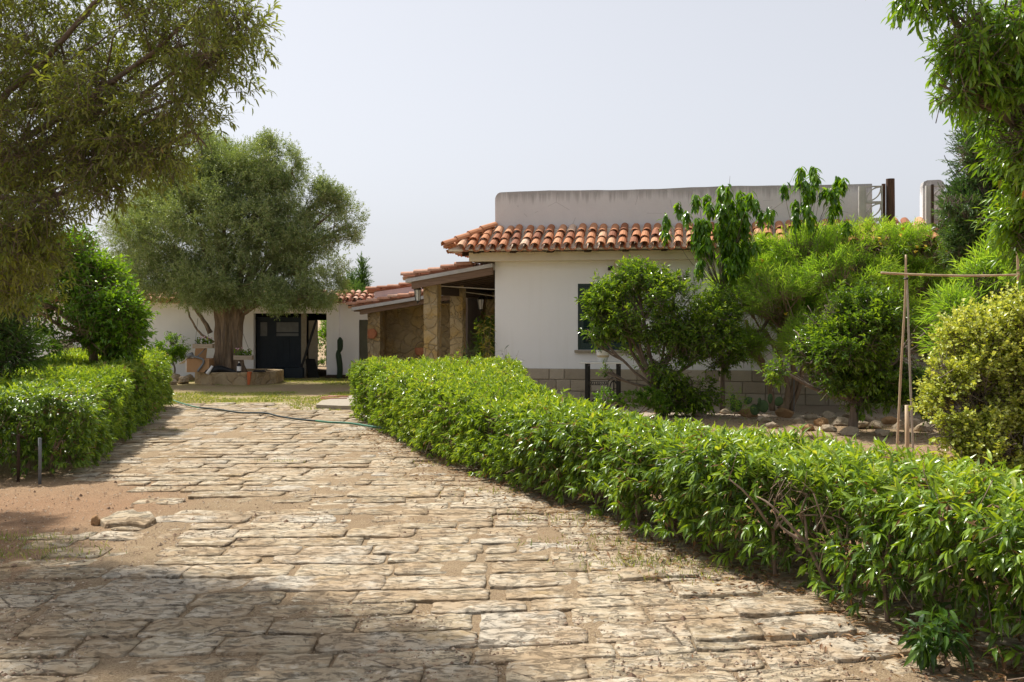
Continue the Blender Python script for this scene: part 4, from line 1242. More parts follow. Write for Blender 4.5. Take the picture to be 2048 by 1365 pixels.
def hedge(name, label, F_, B_, ztop, dens, seed, near_y, sparse):
    """F_/B_: path side and garden side, far to near or near to far, same count; ztop(s, t)"""
    rng = np.random.RandomState(seed)
    A, Bq = resample(F_), resample(B_)
    S = np.linspace(0, 1, len(A))
    ip = lambda Q, s: np.column_stack([np.interp(s, S, Q[:, 0]), np.interp(s, S, Q[:, 1])])
    Lm = np.linalg.norm(np.diff((A + Bq) / 2, axis=0), axis=1).sum()
    wd = np.linalg.norm(A - Bq, axis=1).mean(); h = .95
    root = empty(name, ((A[:, 0].mean() + Bq[:, 0].mean()) / 2, (A[:, 1].mean() + Bq[:, 1].mean()) / 2, 0))
    tag(root, label, 'hedge')
    off = np.array(root.location)
    areas = np.array([Lm * wd, Lm * h, Lm * h, wd * h, wd * h])
    n = int(areas.sum() * dens)
    face = rng.choice(5, n, p=areas / areas.sum())
    s = rng.uniform(0, 1, n); t = rng.uniform(0, 1, n); v = rng.uniform(0, 1, n) ** .85
    s = np.where(face == 3, 0, np.where(face == 4, 1, s))
    t = np.where(face == 1, 0, np.where(face == 2, 1, t))
    a, b = ip(A, s), ip(Bq, s)
    eps = .01
    ta = nrm(np.column_stack([ip(A, np.clip(s + eps, 0, 1)) - ip(A, np.clip(s - eps, 0, 1))]))
    ab = nrm(b - a)
    xy = a + (b - a) * t[:, None]
    zt = ztop(s, t)
    P = np.column_stack([xy, zt])
    zt = zt + .035 * fbm(P * (1, 1, 0), .55, 3) + .02 * n3(P, 2.0)
    zlow = .04 + .08 * rng.uniform(0, 1, n)
    z = np.where(face == 0, zt, zlow + (zt - zlow) * v)
    # rounded shoulders, belly
    e = np.minimum(t, 1 - t) * np.linalg.norm(b - a, axis=1)
    z = np.where(face == 0, z - .10 * np.exp(-e / .07), z)
    P = np.column_stack([xy, z])
    Nn = np.zeros((n, 3))
    Nn[face == 0] = (0, 0, 1)
    k = face == 1; Nn[k, :2] = -ab[k]
    k = face == 2; Nn[k, :2] = ab[k]
    k = face == 3; Nn[k, :2] = -ta[k]
    k = face == 4; Nn[k, :2] = ta[k]
    side = face > 0
    bul = .09 * fbm(P, .5, 3) + .05 * n3(P + 5, 1.4)
    P = P + Nn * np.where(side, bul + .03 - .10 * np.clip((zt - .13 - z) / -.12, 0, 1), 0)[:, None]
    # leaf shell has depth: some shoots stick out, others sit inside
    dep = rng.exponential(.085, n) - .02
    long = rng.uniform(0, 1, n) > .975
    dep = np.where(long & ~side, dep - .05, dep)
    P = P - Nn * dep[:, None]
    gate = fbm(P, .9, 3)
    keep = np.ones(n, bool)
    keep &= ~(side & (gate < -.10 - .55 * (1 - sparse(s)) + .55 * np.clip(.62 - z, 0, 1) * sparse(s)))
    keep &= ~(side & (z < .30) & (rng.uniform(0, 1, n) < .75 * sparse(s)))
    keep &= ~((face == 0) & (gate < -.85))
    keep &= P[:, 2] > .05
    keep &= ~(side & (rng.uniform(0, 1, n) < .45 * sparse(s)))
    sp_ = sparse(s)
    P, Nn, side, dep, sp_ = P[keep], Nn[keep], side[keep], dep[keep], sp_[keep]
    n = len(P)
    D = nrm(Nn * .75 + np.where(side[:, None], (0, 0, .15), (0, 0, .25)) + rng.normal(0, .38, (n, 3)))
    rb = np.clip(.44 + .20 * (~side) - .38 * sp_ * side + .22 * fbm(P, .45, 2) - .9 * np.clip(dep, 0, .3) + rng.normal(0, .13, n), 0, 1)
    nearm = P[:, 1] < near_y
    parts = []
    for msk, tpl, L, W, k in ((nearm, T8, .080 if sparse(np.array([1.0]))[0] > .3 else .070, .0225, 10), (~nearm, T4, .066, .0225, 12)):
        if msk.sum():
            for sd, dr in ((side, .6), (~side, .25)):
                m2 = msk & sd
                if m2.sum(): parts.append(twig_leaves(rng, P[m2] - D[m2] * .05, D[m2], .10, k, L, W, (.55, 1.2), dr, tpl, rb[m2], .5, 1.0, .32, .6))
    # shaded leaves of the inside
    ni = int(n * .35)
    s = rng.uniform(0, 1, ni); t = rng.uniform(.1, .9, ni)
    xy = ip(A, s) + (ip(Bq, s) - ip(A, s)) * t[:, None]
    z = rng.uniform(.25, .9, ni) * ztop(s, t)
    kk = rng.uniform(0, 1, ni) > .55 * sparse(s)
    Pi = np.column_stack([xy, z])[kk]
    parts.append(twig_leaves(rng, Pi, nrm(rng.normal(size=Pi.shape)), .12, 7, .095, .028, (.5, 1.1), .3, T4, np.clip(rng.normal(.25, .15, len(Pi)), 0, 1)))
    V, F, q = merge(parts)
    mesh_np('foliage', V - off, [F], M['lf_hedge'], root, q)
    # dry leaves caught in it
    nd = int(n * .22)
    i = rng.choice(n, nd)
    i = i[rng.uniform(0, 1, nd) < .35 + .65 * (sp_[i] > .15) * side[i]]
    V, F, q = twig_leaves(rng, P[i] - Nn[i] * .03, D[i], .08, 5, .07, .018, (.5, 1.3), .5, T4)
    mesh_np('dry_leaves', V - off, [F], M['lf_dry'], root, q)
    mb = MB()
    step = .24
    for s0 in np.arange(.01, .99, step / Lm):
        for t0 in (.3, .65):
            p0 = ip(A, [s0])[0] + (ip(Bq, [s0]) - ip(A, [s0]))[0] * (t0 + rng.uniform(-.15, .15))
            b0 = np.array((p0[0], p0[1], -.03)) - off
            fork = b0 + (rng.normal(0, .05), rng.normal(0, .05), rng.uniform(.18, .42))
            mb.tube(spline([b0, (b0 + fork) / 2 + rng.normal(0, .02, 3), fork], 3), [.016, .015, .014, .013, .013, .012, .012][:7], 6, rough=.1, rng=rng)
            for j in range(rng.randint(3, 6)):
                e_ = fork + np.array((rng.normal(0, .15), rng.normal(0, .15), rng.uniform(.12, .36)))
                m_ = (fork + e_) / 2 + rng.normal(0, .05, 3)
                mb.tube(spline([fork, m_, e_], 3), np.linspace(.011, .004, 7), 5, rough=.1, rng=rng)
                e2 = e_ + rng.normal(0, .07, 3) + (0, 0, .05)
                mb.tube([e_, (e_ + e2) / 2 + rng.normal(0, .02, 3), e2], [.004, .003, .002], 4)
    nb = int(n * .5)
    i = rng.choice(n, nb)
    v, f = sticks(P[i] - D[i] * .22 - off, D[i], np.full(nb, .24), .0035)
    mb.raw(v, [f])
    mb.build('stems', M['twig'], root, smooth=True)
    return root

hedge('hedge', 'broad clipped green hedge curving along the right edge of the paved path',
      FR, BR, lambda s, t: .92 - .17 * np.clip((s - .12) * 2.6, 0, 1) + 0 * t, 270, 41, 9.5, lambda s: np.clip((s - .45) * 1.4, 0.0, .55))
hedge('hedge', 'clipped green hedge along the left edge of the path with stakes before it',
      FL, BL, lambda s, t: .82 + .20 * s + .02 * t, 275, 42, 11.6, lambda s: np.full_like(s, .15))

# ------------------------------------------------------------------ trees
def make_tree(name, label, cat, blobs, base, fork, r0, seed, ntw, leafkw, lmat, bmat, shell=.5, gate=(.55, -.35), up=.3, sub=5, r1=.018, twigr=None, trunk_pts=None, group=None, limbs=True, inner=.0, limb_r=.6, dens_top=None, twig_keep=None):
    rng = np.random.RandomState(seed)
    root = empty(name, tuple(base)); off = np.array(base, float)
    tag(root, label, cat, group)
    P, D = crown_points(rng, blobs, ntw, shell, gate, up)
    if inner:
        P2, D2 = crown_points(rng, [tuple(b[:3]) + tuple(.7 * x for x in b[3:6]) for b in blobs], int(ntw * inner), .1, None, up)
        P, D = np.vstack([P, P2]), np.vstack([D, D2])
    if twig_keep is not None:
        k = twig_keep(P, rng); P, D = P[k], D[k]
    kw = dict(leafkw); rb = np.clip(.5 + .25 * fbm(P, .5, 2) + rng.normal(0, .14, len(P)), 0, 1)
    P = P - D * kw['twL'] * .4
    V, F, q = twig_leaves(rng, P, D, rbase=rb, **kw)
    mesh_np('crown', V - off, [F], lmat, root, q)
    mb = MB()
    pts = trunk_pts if trunk_pts is not None else [base, (np.array(base) + np.array(fork)) / 2 + rng.normal(0, .04, 3), fork]
    p = spline(pts, 6)
    mb.tube(p, np.linspace(r0, r0 * .7, len(p)) * (1 + .35 * np.exp(-np.linspace(0, 8, len(p)))), 10, rough=.08, rng=rng)
    if limbs: tree_limbs(rng, fork, blobs, r0 * limb_r, mb, sub, r1)
    if twigr:
        v, f = sticks(P - D * .12, D, np.full(len(P), kw['twL'] + .12), twigr)
        mb.raw(v, [f])
    mb.V = [v - off for v in mb.V]
    mb.build('trunk', bmat, root, smooth=True)
    return root

# big olive in its stone planter
YO = 25.9
B = lambda *a: blob(*a[:4], a[4] if len(a) > 4 else YO, a[5] if len(a) > 5 else None)
ol = [B(430, 430, 150, 130, YO, 2.0), B(440, 345, 105, 75, YO, 1.5), B(520, 370, 85, 75, YO, 1.4), B(360, 370, 90, 75, YO, 1.3), B(300, 480, 75, 95, YO, 1.2),
      B(350, 555, 90, 58, YO, 1.3), B(455, 560, 120, 50, YO - .6, 1.4), B(560, 480, 90, 90, YO, 1.4), B(610, 540, 90, 65, YO, 1.3), B(655, 430, 52, 65, YO, .8),
      B(690, 450, 36, 52, YO, .6), B(650, 380, 22, 34, YO, .4), B(640, 590, 55, 28, YO - .3, .8), B(560, 592, 70, 32, YO - .8, .9), B(400, 598, 50, 24, YO - .8, .7), B(540, 300, 26, 30, YO, .5), B(585, 345, 30, 45, YO, .6), B(400, 285, 40, 28, YO, .6)]
ot = empty('olive_tree', (-7.32, YO, .12)); off = np.array(ot.location)
tag(ot, 'large old olive tree with a thick gnarled trunk in a low stone planter', 'olive tree')
rng = np.random.RandomState(61)
olc = []
for b in ol:
    for j in range(7):
        u = nrm(rng.normal(size=3)) * rng.uniform(.45, .85)
        k = rng.uniform(.34, .50)
        olc.append((b[0] + u[0] * b[3], b[1] + u[1] * b[4], b[2] + u[2] * b[5], b[3] * k + .08, b[4] * k + .08, b[5] * k + .08))
P, D = crown_points(rng, olc, 22000, .2, (.75, .02), .35)
Pb, Db = crown_points(rng, ol, 9000, .5, (.8, .12), .5)
P, D = np.vstack([P, Pb]), np.vstack([D, Db])
P2, D2 = crown_points(rng, [tuple(b[:3]) + tuple(.75 * x for x in b[3:6]) for b in ol], 6500, .1, None, .2)
P, D = np.vstack([P, P2]), np.vstack([D, D2])
lowk = P[:, 2] < 2.6
D[lowk] = nrm(D[lowk] - (0, 0, .25))
rb = np.clip(.48 + .28 * fbm(P, .4, 2) + rng.normal(0, .13, len(P)), 0, 1)
V, F, q = twig_leaves(rng, P - D * .05, D, .20, 10, .068, .021, (.5, 1.25), .06, T4, rb, .35, .8, .15)
mesh_np('crown', V - off, [F], M['lf_olive'], ot, q)
# trunk: several twisted strands grown together
mb = MB()
tz = np.linspace(.1, 2.0, 26)
nA = 64; an = np.arange(nA) / nA * 2 * math.pi
Vt = []
for i, z in enumerate(tz):
    f_ = (z - .1) / 1.9
    tw = .5 * f_
    rad = .355 - .055 * f_ + .14 * np.exp(-f_ * 7) + .09 * max(0, f_ - .75) * 4
    lob = 1 + .12 * np.cos(5 * (an + tw) + 1.0) + .07 * np.cos(9 * (an - tw * 1.4)) + .035 * np.cos(17 * (an + tw * .6))
    crease = -.28 * np.exp(-((np.angle(np.exp(1j * (an - (-1.62 + .25 * f_))))) / .10) ** 2) - .2 * np.exp(-((np.angle(np.exp(1j * (an - (-2.15 - .2 * f_))))) / .08) ** 2) - .24 * np.exp(-((np.angle(np.exp(1j * (an - (-1.05 + .1 * f_))))) / .12) ** 2)
    rr = rad * (lob + crease)
    pz_ = np.column_stack([np.cos(an) * rr, np.sin(an) * rr * .9, np.full(nA, z - .12)])
    rr2 = 1 + .05 * fbm(pz_ * (1, 1, .35), 1.6, 3)
    pz_[:, :2] *= rr2[:, None]
    Vt.append(pz_)
Fq = [(i * nA + j, i * nA + (j + 1) % nA, (i + 1) * nA + (j + 1) % nA, (i + 1) * nA + j) for i in range(len(tz) - 1) for j in range(nA)]
mb.raw(np.vstack(Vt), [Fq], .5)
mb2 = MB()
st_ = np.array((-7.32, YO, 1.75))
for b in ol:
    c = np.array(b[:3]); rad = np.array(b[3:6])
    a0 = st_ + np.clip((c - st_) * (.10, .10, 0), -.22, .22)
    mid = a0 * .55 + c * .45 + (0, 0, .25)
    p = limb(mb2, [a0, mid, c], rng.uniform(.09, .16), .025, rng, 8)
    for j in range(6):
        a = p[rng.randint(len(p) // 2, len(p))]
        u = nrm(rng.normal(size=3)); e = c + u * rad * .85
        limb(mb2, [a, (a + e) / 2, e], .022, .006, rng, 5, 4)
# side stem on the left of the trunk
limb(mb2, [(-7.80, YO - .05, 1.28), (-7.92, YO - .1, 1.55), (-8.2, YO - .1, 1.95), (-8.5, YO, 2.5)], .07, .03, rng, 7)
limb(mb2, [(-7.65, YO - .25, 1.05), (-8.0, YO - .3, 1.3), (-8.25, YO - .3, 1.7), (-8.4, YO - .2, 2.2)], .035, .02, rng, 6)
mb2.V = [v - off for v in mb2.V]
mb.build('trunk', M['bark'], ot, smooth=True)
mb2.build('limbs', M['bark'], ot, smooth=True)

# silvery olive behind on the left
make_tree('olive_tree', 'pale silvery olive tree standing behind the left side of the big olive', 'olive tree',
          [B(255, 480, 50, 85, 31, 1.0), B(285, 560, 60, 60, 31, 1.0), B(235, 560, 45, 60, 31, .9), B(300, 420, 45, 50, 31, .8)],
          (PX(262, 700, 31)[0], 31, 0), PX(262, 610, 31), .13, 62, 3600, dict(twL=.3, n=11, L=.085, W=.02, ang=(.35, .9), droop=.15), M['lf_olive2'], M['bark'])
# overhanging tree in the left foreground
ov = [B(455, 35, 78, 62, 6.2, .6), B(425, 125, 82, 62, 6.3, .6), B(345, 85, 110, 95, 6.6, .8), B(355, 215, 80, 62, 6.4, .6), B(250, 200, 115, 110, 6.8, .8),
      B(270, 300, 75, 50, 6.6, .5), B(120, 120, 140, 140, 7.2, .8), B(100, 300, 120, 115, 7.0, .8), B(110, 415, 65, 60, 6.7, .5), B(-20, 420, 120, 110, 7.2, .8),
      B(30, 500, 75, 60, 6.8, .5), B(-100, 150, 200, 200, 7.5, 1.0), B(-150, 400, 150, 140, 8.2, 1.0), B(300, -80, 180, 70, 6.5, .6), B(0, -110, 230, 110, 7.0, .8), B(-120, 470, 110, 80, 9.2, .6), B(395, 265, 50, 30, 6.3, .3), B(325, 320, 60, 36, 6.5, .4), B(205, 385, 50, 46, 6.6, .4), B(190, 330, 70, 60, 6.7, .5), B(60, 480, 80, 60, 6.7, .5), B(30, 560, 80, 62, 7.2, .45), B(110, 505, 60, 46, 7.0, .4)]
make_tree('olive_tree', 'foreground tree with small dark leaves overhanging the top left of the view', 'tree',
          ov, (-5.2, 8.2, 0), PX(-170, 420, 7.8), .16, 63, 7600, dict(twL=.18, n=11, L=.056, W=.0145, ang=(.6, 1.3), droop=.14, tpl=T8),
          M['lf_over'], M['barkgrey'], shell=.2, gate=(1.3, -.24), up=.1, sub=3, r1=.010, twigr=.0022, limb_r=.34)

# bright citrus behind the left hedge
make_tree('citrus_tree', 'bright green citrus tree rising behind the left hedge', 'citrus tree',
          [B(200, 590, 68, 80, 15.5, .8), B(95, 560, 110, 90, 15.5, 1.0), B(165, 510, 62, 50, 15.5, .7), B(225, 660, 48, 34, 15.2, .5), B(10, 580, 90, 70, 15, .9), B(255, 625, 30, 30, 15.3, .4), B(170, 660, 50, 34, 15, .6), B(220, 688, 50, 28, 15.2, .5), B(70, 630, 50, 36, 15, .5), B(235, 640, 50, 40, 15.2, .5), B(185, 695, 50, 24, 15, .5), B(245, 670, 45, 36, 15.2, .4), B(150, 690, 50, 24, 15, .5)],
          (PX(195, 700, 15.5)[0], 15.5, 0), PX(185, 670, 15.5), .09, 64, 3800, dict(twL=.24, n=9, L=.085, W=.042, ang=(.5, 1.1), droop=.3), M['lf_lime'], M['barktan'], gate=(.75, -.02), twigr=.004)
# oleander-like bush at the far left
make_tree('oleander_bush', 'dark narrow leaved bush at the far left behind the near end of the hedge', 'bush',
          [B(15, 695, 48, 60, 12.2, .5), B(-50, 640, 90, 100, 12.2, .7), B(40, 630, 42, 34, 12.3, .4), B(-20, 740, 40, 40, 12.0, .4)],
          (PX(-20, 700, 12.3)[0], 12.3, 0), PX(-10, 760, 12.3), .04, 65, 1200, dict(twL=.32, n=11, L=.11, W=.02, ang=(.4, .95), droop=.15), M['lf_oleander'], M['barkgrey'], gate=(.9, -.3), up=.5, twigr=.005)
# lemon sapling by the outbuilding
make_tree('lemon_sapling', 'small round lemon sapling in front of the white outbuilding wall', 'sapling',
          [B(342, 692, 30, 24, 27, .35), B(325, 700, 18, 14, 27, .2), B(362, 702, 16, 16, 27, .2), B(344, 712, 26, 12, 27, .25)],
          (PX(345, 745, 27)[0], 27, 0), PX(345, 722, 27), .028, 66, 420, dict(twL=.14, n=8, L=.065, W=.032, droop=.2), M['lf_lime'], M['barkgrey'], sub=3, r1=.008, gate=(1.2, -.3))

# ---- right hand garden
make_tree('citrus_tree', 'glossy green lemon bush with leaning stems in front of the shuttered window', 'citrus tree',
          [B(1315, 610, 105, 72, 17, .8), B(1245, 630, 66, 52, 17, .6), B(1400, 650, 80, 78, 17, .7), B(1350, 705, 100, 55, 17, .8), B(1212, 600, 38, 42, 17, .4), B(1440, 705, 42, 45, 17, .4),
           B(1385, 780, 55, 42, 17, .5), B(1270, 555, 45, 28, 17, .4), B(1360, 565, 45, 30, 17, .4), B(1216, 748, 15, 13, 16.8, .12), B(1345, 785, 40, 40, 16.9, .4), B(1192, 668, 28, 20, 17, .25)],
          (PX(1322, 700, 17)[0], 17, 0), PX(1312, 778, 17), .075, 67, 3500, dict(twL=.20, n=10, L=.078, W=.036, ang=(.45, 1.1), droop=.25, tipc=.5, lv=.35), M['lf_citrus'], M['barkgrey'], gate=(.85, -.12), up=.5, twigr=.004, sub=5, r1=.016)
make_tree('citrus_tree', 'dark glossy orange tree with a forked low trunk behind the bamboo canes', 'citrus tree',
          [B(1685, 690, 84, 60, 14.5, .7), B(1625, 735, 56, 50, 14.5, .5), B(1755, 640, 78, 58, 14.5, .6), B(1745, 745, 70, 40, 14.5, .5), B(1815, 715, 50, 62, 14.5, .5), B(1660, 780, 34, 26, 14.4, .3), B(1600, 690, 46, 42, 14.6, .4), B(1850, 680, 42, 56, 14.6, .4), B(1650, 620, 50, 40, 14.6, .4), B(1560, 745, 26, 22, 14.4, .2), B(1710, 800, 40, 22, 14.4, .25), B(1785, 780, 46, 30, 14.4, .3), B(1850, 790, 36, 36, 14.5, .3)],
          (PX(1705, 700, 14.5)[0], 14.5, 0), PX(1706, 800, 14.5), .07, 68, 3200, dict(twL=.20, n=10, L=.078, W=.034, ang=(.45, 1.1), droop=.3, tipc=.3), M['lf_citrus'], M['barkgrey'], gate=(.65, -.02), up=.35, twigr=.004, r1=.016)
make_tree('yellow_oleander', 'tall airy shrub with narrow light green leaves and yellow flowers before the house', 'shrub',
          [B(1620, 505, 110, 48, 18, .8), B(1740, 490, 110, 40, 18, .7), B(1830, 505, 62, 45, 18, .6), B(1530, 580, 70, 72, 18, .7), B(1495, 630, 40, 45, 18, .4), B(1660, 580, 150, 66, 18, .9), B(1830, 600, 70, 80, 18, .6), B(1880, 680, 40, 50, 18, .4), B(1570, 645, 50, 42, 17.6, .4), B(1740, 640, 110, 85, 17.6, .6), B(1478, 590, 45, 70, 17.8, .5), B(1860, 650, 55, 95, 17.2, .5), B(1660, 640, 60, 60, 17.4, .5), B(1535, 640, 60, 60, 17.3, .5), B(1610, 680, 56, 46, 16.6, .4), B(1560, 600, 70, 60, 16.8, .5), B(1700, 560, 90, 60, 16.8, .5), B(1500, 690, 26, 30, 17.4, .3), B(1870, 740, 36, 50, 17.2, .4), B(1505, 500, 30, 25, 18, .3), B(1900, 590, 40, 60, 17.8, .4)],
          (PX(1560, 700, 18)[0], 18, 0), PX(1585, 700, 18), .06, 69, 7600, dict(twL=.24, n=15, L=.11, W=.0135, ang=(.45, 1.0), droop=.05, tipc=.35), M['lf_thev'], M['barktan'], gate=(.9, -.08), up=.6, twigr=.004, r1=.014,
          trunk_pts=[PX(1562, 821, 18), PX(1588, 770, 18), PX(1585, 720, 18), PX(1582, 660, 18)])
yo = bpy.data.objects['yellow_oleander']
rng = np.random.RandomState(70)
mb = MB()
offy = np.array(yo.location)
for pts in ([(1545, 822), (1540, 770), (1522, 715), (1505, 690), (1492, 640)], [(1545, 822), (1536, 760), (1505, 705), (1480, 680)], [(1580, 822), (1600, 770), (1612, 700), (1640, 620)], [(1572, 822), (1575, 770), (1560, 720), (1530, 660)]):
    limb(mb, [np.array(PX(a, b, 18 + rng.uniform(-.1, .1))) for a, b in pts], .055, .03, rng, 8, 5, .01)
mb.V = [v - offy for v in mb.V]
mb.build('stems', M['barktan'], yo, smooth=True)
# its yellow trumpets
for k in range(34):
    mb = MB()
    b = [(1620, 505, 110, 48), (1740, 490, 110, 40), (1830, 540, 70, 60), (1530, 580, 70, 72), (1680, 580, 140, 60), (1740, 650, 100, 70)][rng.randint(6)]
    p = np.array(PX(b[0] + b[2] * rng.uniform(-.9, .9), b[1] + b[3] * rng.uniform(-.9, .9), 17.2 + rng.uniform(-.15, .3)))
    d = nrm(rng.normal(size=3) + (0, -.4, -.3))
    mb.tube([p - offy, p + d * .035 - offy, p + d * .06 - offy], [.006, .014, .028], 6)
    mb.build('flower', M['petalyellow'], yo)

# drooping broad leaved tree against the parapet
av = empty('avocado_tree', (PX(1450, 700, 17.6)[0], 17.6, 0)); off = np.array(av.location)
tag(av, 'tree with drooping dark green leaf tufts rising before the roof tiles and parapet', 'tree')
rng = np.random.RandomState(71)
cl = [(1331, 447), (1333, 470), (1358, 423), (1372, 442), (1392, 408), (1394, 455), (1396, 480), (1415, 406), (1420, 423), (1438, 421), (1456, 391), (1456, 412), (1480, 399), (1482, 420), (1498, 402), (1511, 417), (1523, 440), (1540, 436),
      (1602, 350), (1626, 350), (1598, 372), (1630, 364), (1612, 380), (1571, 386), (1624, 393), (1645, 395), (1675, 371), (1687, 374), (1673, 393), (1661, 397), (1675, 419), (1662, 430), (1591, 421), (1609, 412), (1615, 430), (1622, 450), (1590, 445), (1693, 460)]
for k in range(58):
    cl.append((1462 + rng.normal(0, 24), 485 + rng.normal(0, 42)))
for k in range(10): cl.append((1400 + rng.normal(0, 8), 500 + rng.normal(0, 30)))
CP = np.array([PX(a, b - 8, 17.4 + rng.normal(0, .22)) for a, b in cl])
nl = 34
Pq = np.repeat(CP, nl, 0) + rng.normal(0, .018, (len(CP) * nl, 3)) + np.column_stack([0 * np.arange(len(CP) * nl), 0 * np.arange(len(CP) * nl), rng.uniform(-.12, .10, len(CP) * nl)])
ph = rng.uniform(0, 6.28, len(Pq))
Dq = nrm(np.column_stack([np.cos(ph) * .62, np.sin(ph) * .62, -.8 + rng.normal(0, .3, len(Pq))]))
Nq = nrm(np.column_stack([np.cos(ph), np.sin(ph), np.full(len(ph), .5)]))
Ls = rng.uniform(.12, .20, len(Pq))
V, F, q = leaves(Pq, Dq, Nq, Ls, Ls * .36, np.clip(rng.normal(.5, .25, len(Pq)), 0, 1), T8)
mesh_np('crown', V - off, [F], M['lf_avo'], av, q)
mb = MB()
b0 = np.array((PX(1445, 700, 17.6)[0], 17.6, 0)); f0 = np.array(PX(1442, 580, 17.6)); f1 = np.array(PX(1600, 540, 17.6))
limb(mb, [b0, b0 + (0, 0, 1.0), f0], .05, .03, rng, 8)
limb(mb, [b0 + (0, 0, .9), np.array(PX(1540, 640, 17.7)), f1], .04, .022, rng, 8)
for c in CP:
    s0 = f1 if c[0] > PX(1560, 0, 17.4)[0] else f0
    m_ = s0 * .45 + c * .55 + (rng.normal(0, .05), 0, -.10)
    limb(mb, [s0, m_, c + (0, 0, .05)], .006, .003, rng, 5, 4)
for k in range(16):
    c = CP[rng.randint(len(CP))]; e = c + rng.normal(0, .16, 3) + (0, 0, .2)
    mb.tube([c, (c + e) / 2 + rng.normal(0, .02, 3), e], [.004, .003, .002], 4)
mb.V = [v - off for v in mb.V]
mb.build('trunk', M['barkgrey'], av, smooth=True)

# golden small leaved shrub at the right edge
make_tree('spekboom_shrub', 'yellow green small leaved succulent shrub with bare grey branches at the right edge', 'shrub',
          [B(1960, 690, 78, 70, 8.2, .35), B(2040, 648, 50, 52, 8.2, .3), B(1935, 790, 82, 75, 8.1, .4), B(2040, 790, 100, 110, 8.2, .5), B(1990, 880, 85, 48, 7.9, .4), B(2120, 720, 100, 110, 8.3, .5), B(1890, 740, 30, 28, 8.1, .2), B(1900, 850, 45, 40, 8.0, .3), B(1960, 930, 80, 40, 7.8, .35), B(2060, 940, 80, 50, 7.8, .35)],
          (PX(2010, 700, 8.3)[0], 8.3, 0), PX(2015, 960, 8.3), .09, 72, 3400, dict(twL=.17, n=15, L=.030, W=.026, ang=(.6, 1.3), droop=.0, tpl=TR, lv=.6), M['lf_gold'], M['barkgrey'], shell=.3, gate=(1.3, -.15), up=.4, sub=6, r1=.016, twigr=.004)
# almond tree leaning in from the top right
make_tree('almond_tree', 'leafy almond tree with long hanging leaves reaching in at the top right corner', 'tree',
          [B(2010, 75, 95, 85, 6.0, .5), B(1945, 40, 72, 55, 6.0, .4), B(1930, 112, 42, 42, 5.9, .3), B(2050, 200, 80, 80, 6.1, .5), B(1970, 165, 60, 46, 6.0, .35), B(2070, 330, 45, 80, 6.2, .4), B(2070, 470, 45, 75, 6.3, .35), B(2150, 150, 150, 190, 6.4, .7),
           B(2035, 290, 40, 40, 6.1, .3), B(2160, 400, 120, 160, 6.6, .6), B(1910, 190, 22, 22, 5.9, .15), B(1850, -25, 60, 26, 5.9, .3), B(2035, 440, 30, 40, 6.5, .3)],
          (4.6, 7.2, 0), (4.3, 7.0, 2.6), .13, 73, 2300, dict(twL=.17, n=11, L=.072, W=.0205, ang=(.5, 1.15), droop=.4, tpl=T8, lv=.4), M['lf_almond'], M['barkgrey'], shell=.3, gate=(1.3, -.06), up=-.1, sub=6, r1=.012, twigr=.0035)
# dark conifer
make_tree('conifer_tree', 'dark green conifer with feathery sprays behind the almond leaves on the right', 'conifer',
          [B(2000, 320, 80, 110, 15, .9), B(1965, 430, 75, 70, 15, .8), B(1950, 315, 40, 20, 15, .4), B(1962, 385, 42, 24, 15, .4), B(1925, 414, 45, 10, 14.6, .25), B(1950, 465, 46, 30, 15, .5), B(1950, 500, 50, 32, 15, .6), B(2040, 220, 50, 80, 15, .7), B(1985, 240, 36, 40, 15, .4), B(2080, 400, 90, 170, 15, 1.1), B(1925, 300, 20, 8, 14.8, .2)],
          (PX(2040, 700, 15)[0], 15, 0), PX(2040, 560, 15), .13, 74, 9500, dict(twL=.24, n=18, L=.055, W=.017, ang=(.25, .7), droop=-.1, tpl=T4), M['lf_conifer'], M['barkgrey'], shell=.4, gate=(1.0, -.2), up=.25, sub=7, r1=.015, twigr=.006)
# oleander at the right between store and canes
make_tree('oleander_bush', 'loose narrow leaved bush in front of the dark store at the right of the house', 'bush',
          [B(1930, 640, 40, 40, 12.5, .4), B(1900, 690, 35, 30, 12.5, .3), B(1960, 570, 45, 40, 12.5, .4), B(2000, 545, 50, 40, 12.5, .4), B(2040, 520, 40, 50, 12.5, .4), B(2010, 620, 50, 60, 12.5, .5), B(1900, 620, 26, 30, 12.5, .3)],
          (PX(1940, 700, 12.5)[0], 12.5, 0), PX(1940, 760, 12.5), .03, 75, 900, dict(twL=.28, n=11, L=.12, W=.016, ang=(.4, .9), droop=.1), M['lf_thev'], M['barkgrey'], gate=(1.0, -.2), up=.6, sub=4, r1=.008, twigr=.004)
# cypresses far behind
for i, (px, py, rx, ry, Yc, sd) in enumerate([(724, 575, 9, 55, 40, 76), (700, 585, 16, 42, 40, 77), (712, 598, 24, 24, 39, 78)]):
    make_tree('cypress_tree', ('slender cypress tip above the outbuilding roof left of the stone annexe', 'dark loose cypress beside the slender one above the outbuilding roof', 'low broad cypress between the two taller ones above the outbuilding roof')[i], 'cypress',
              [B(px, py, rx, ry, Yc, rx * Yc / FPX), B(px, py + ry * .6, rx * 1.4, ry * .8, Yc, rx * 1.4 * Yc / FPX)], (PX(px, 600, Yc)[0], Yc, 0), PX(px, 640, Yc), .12, sd, 900, dict(twL=.35, n=12, L=.10, W=.03, ang=(.2, .6), droop=-.2), M['lf_cypress'], M['barkgrey'], shell=.3, gate=None, up=1.2, sub=2)
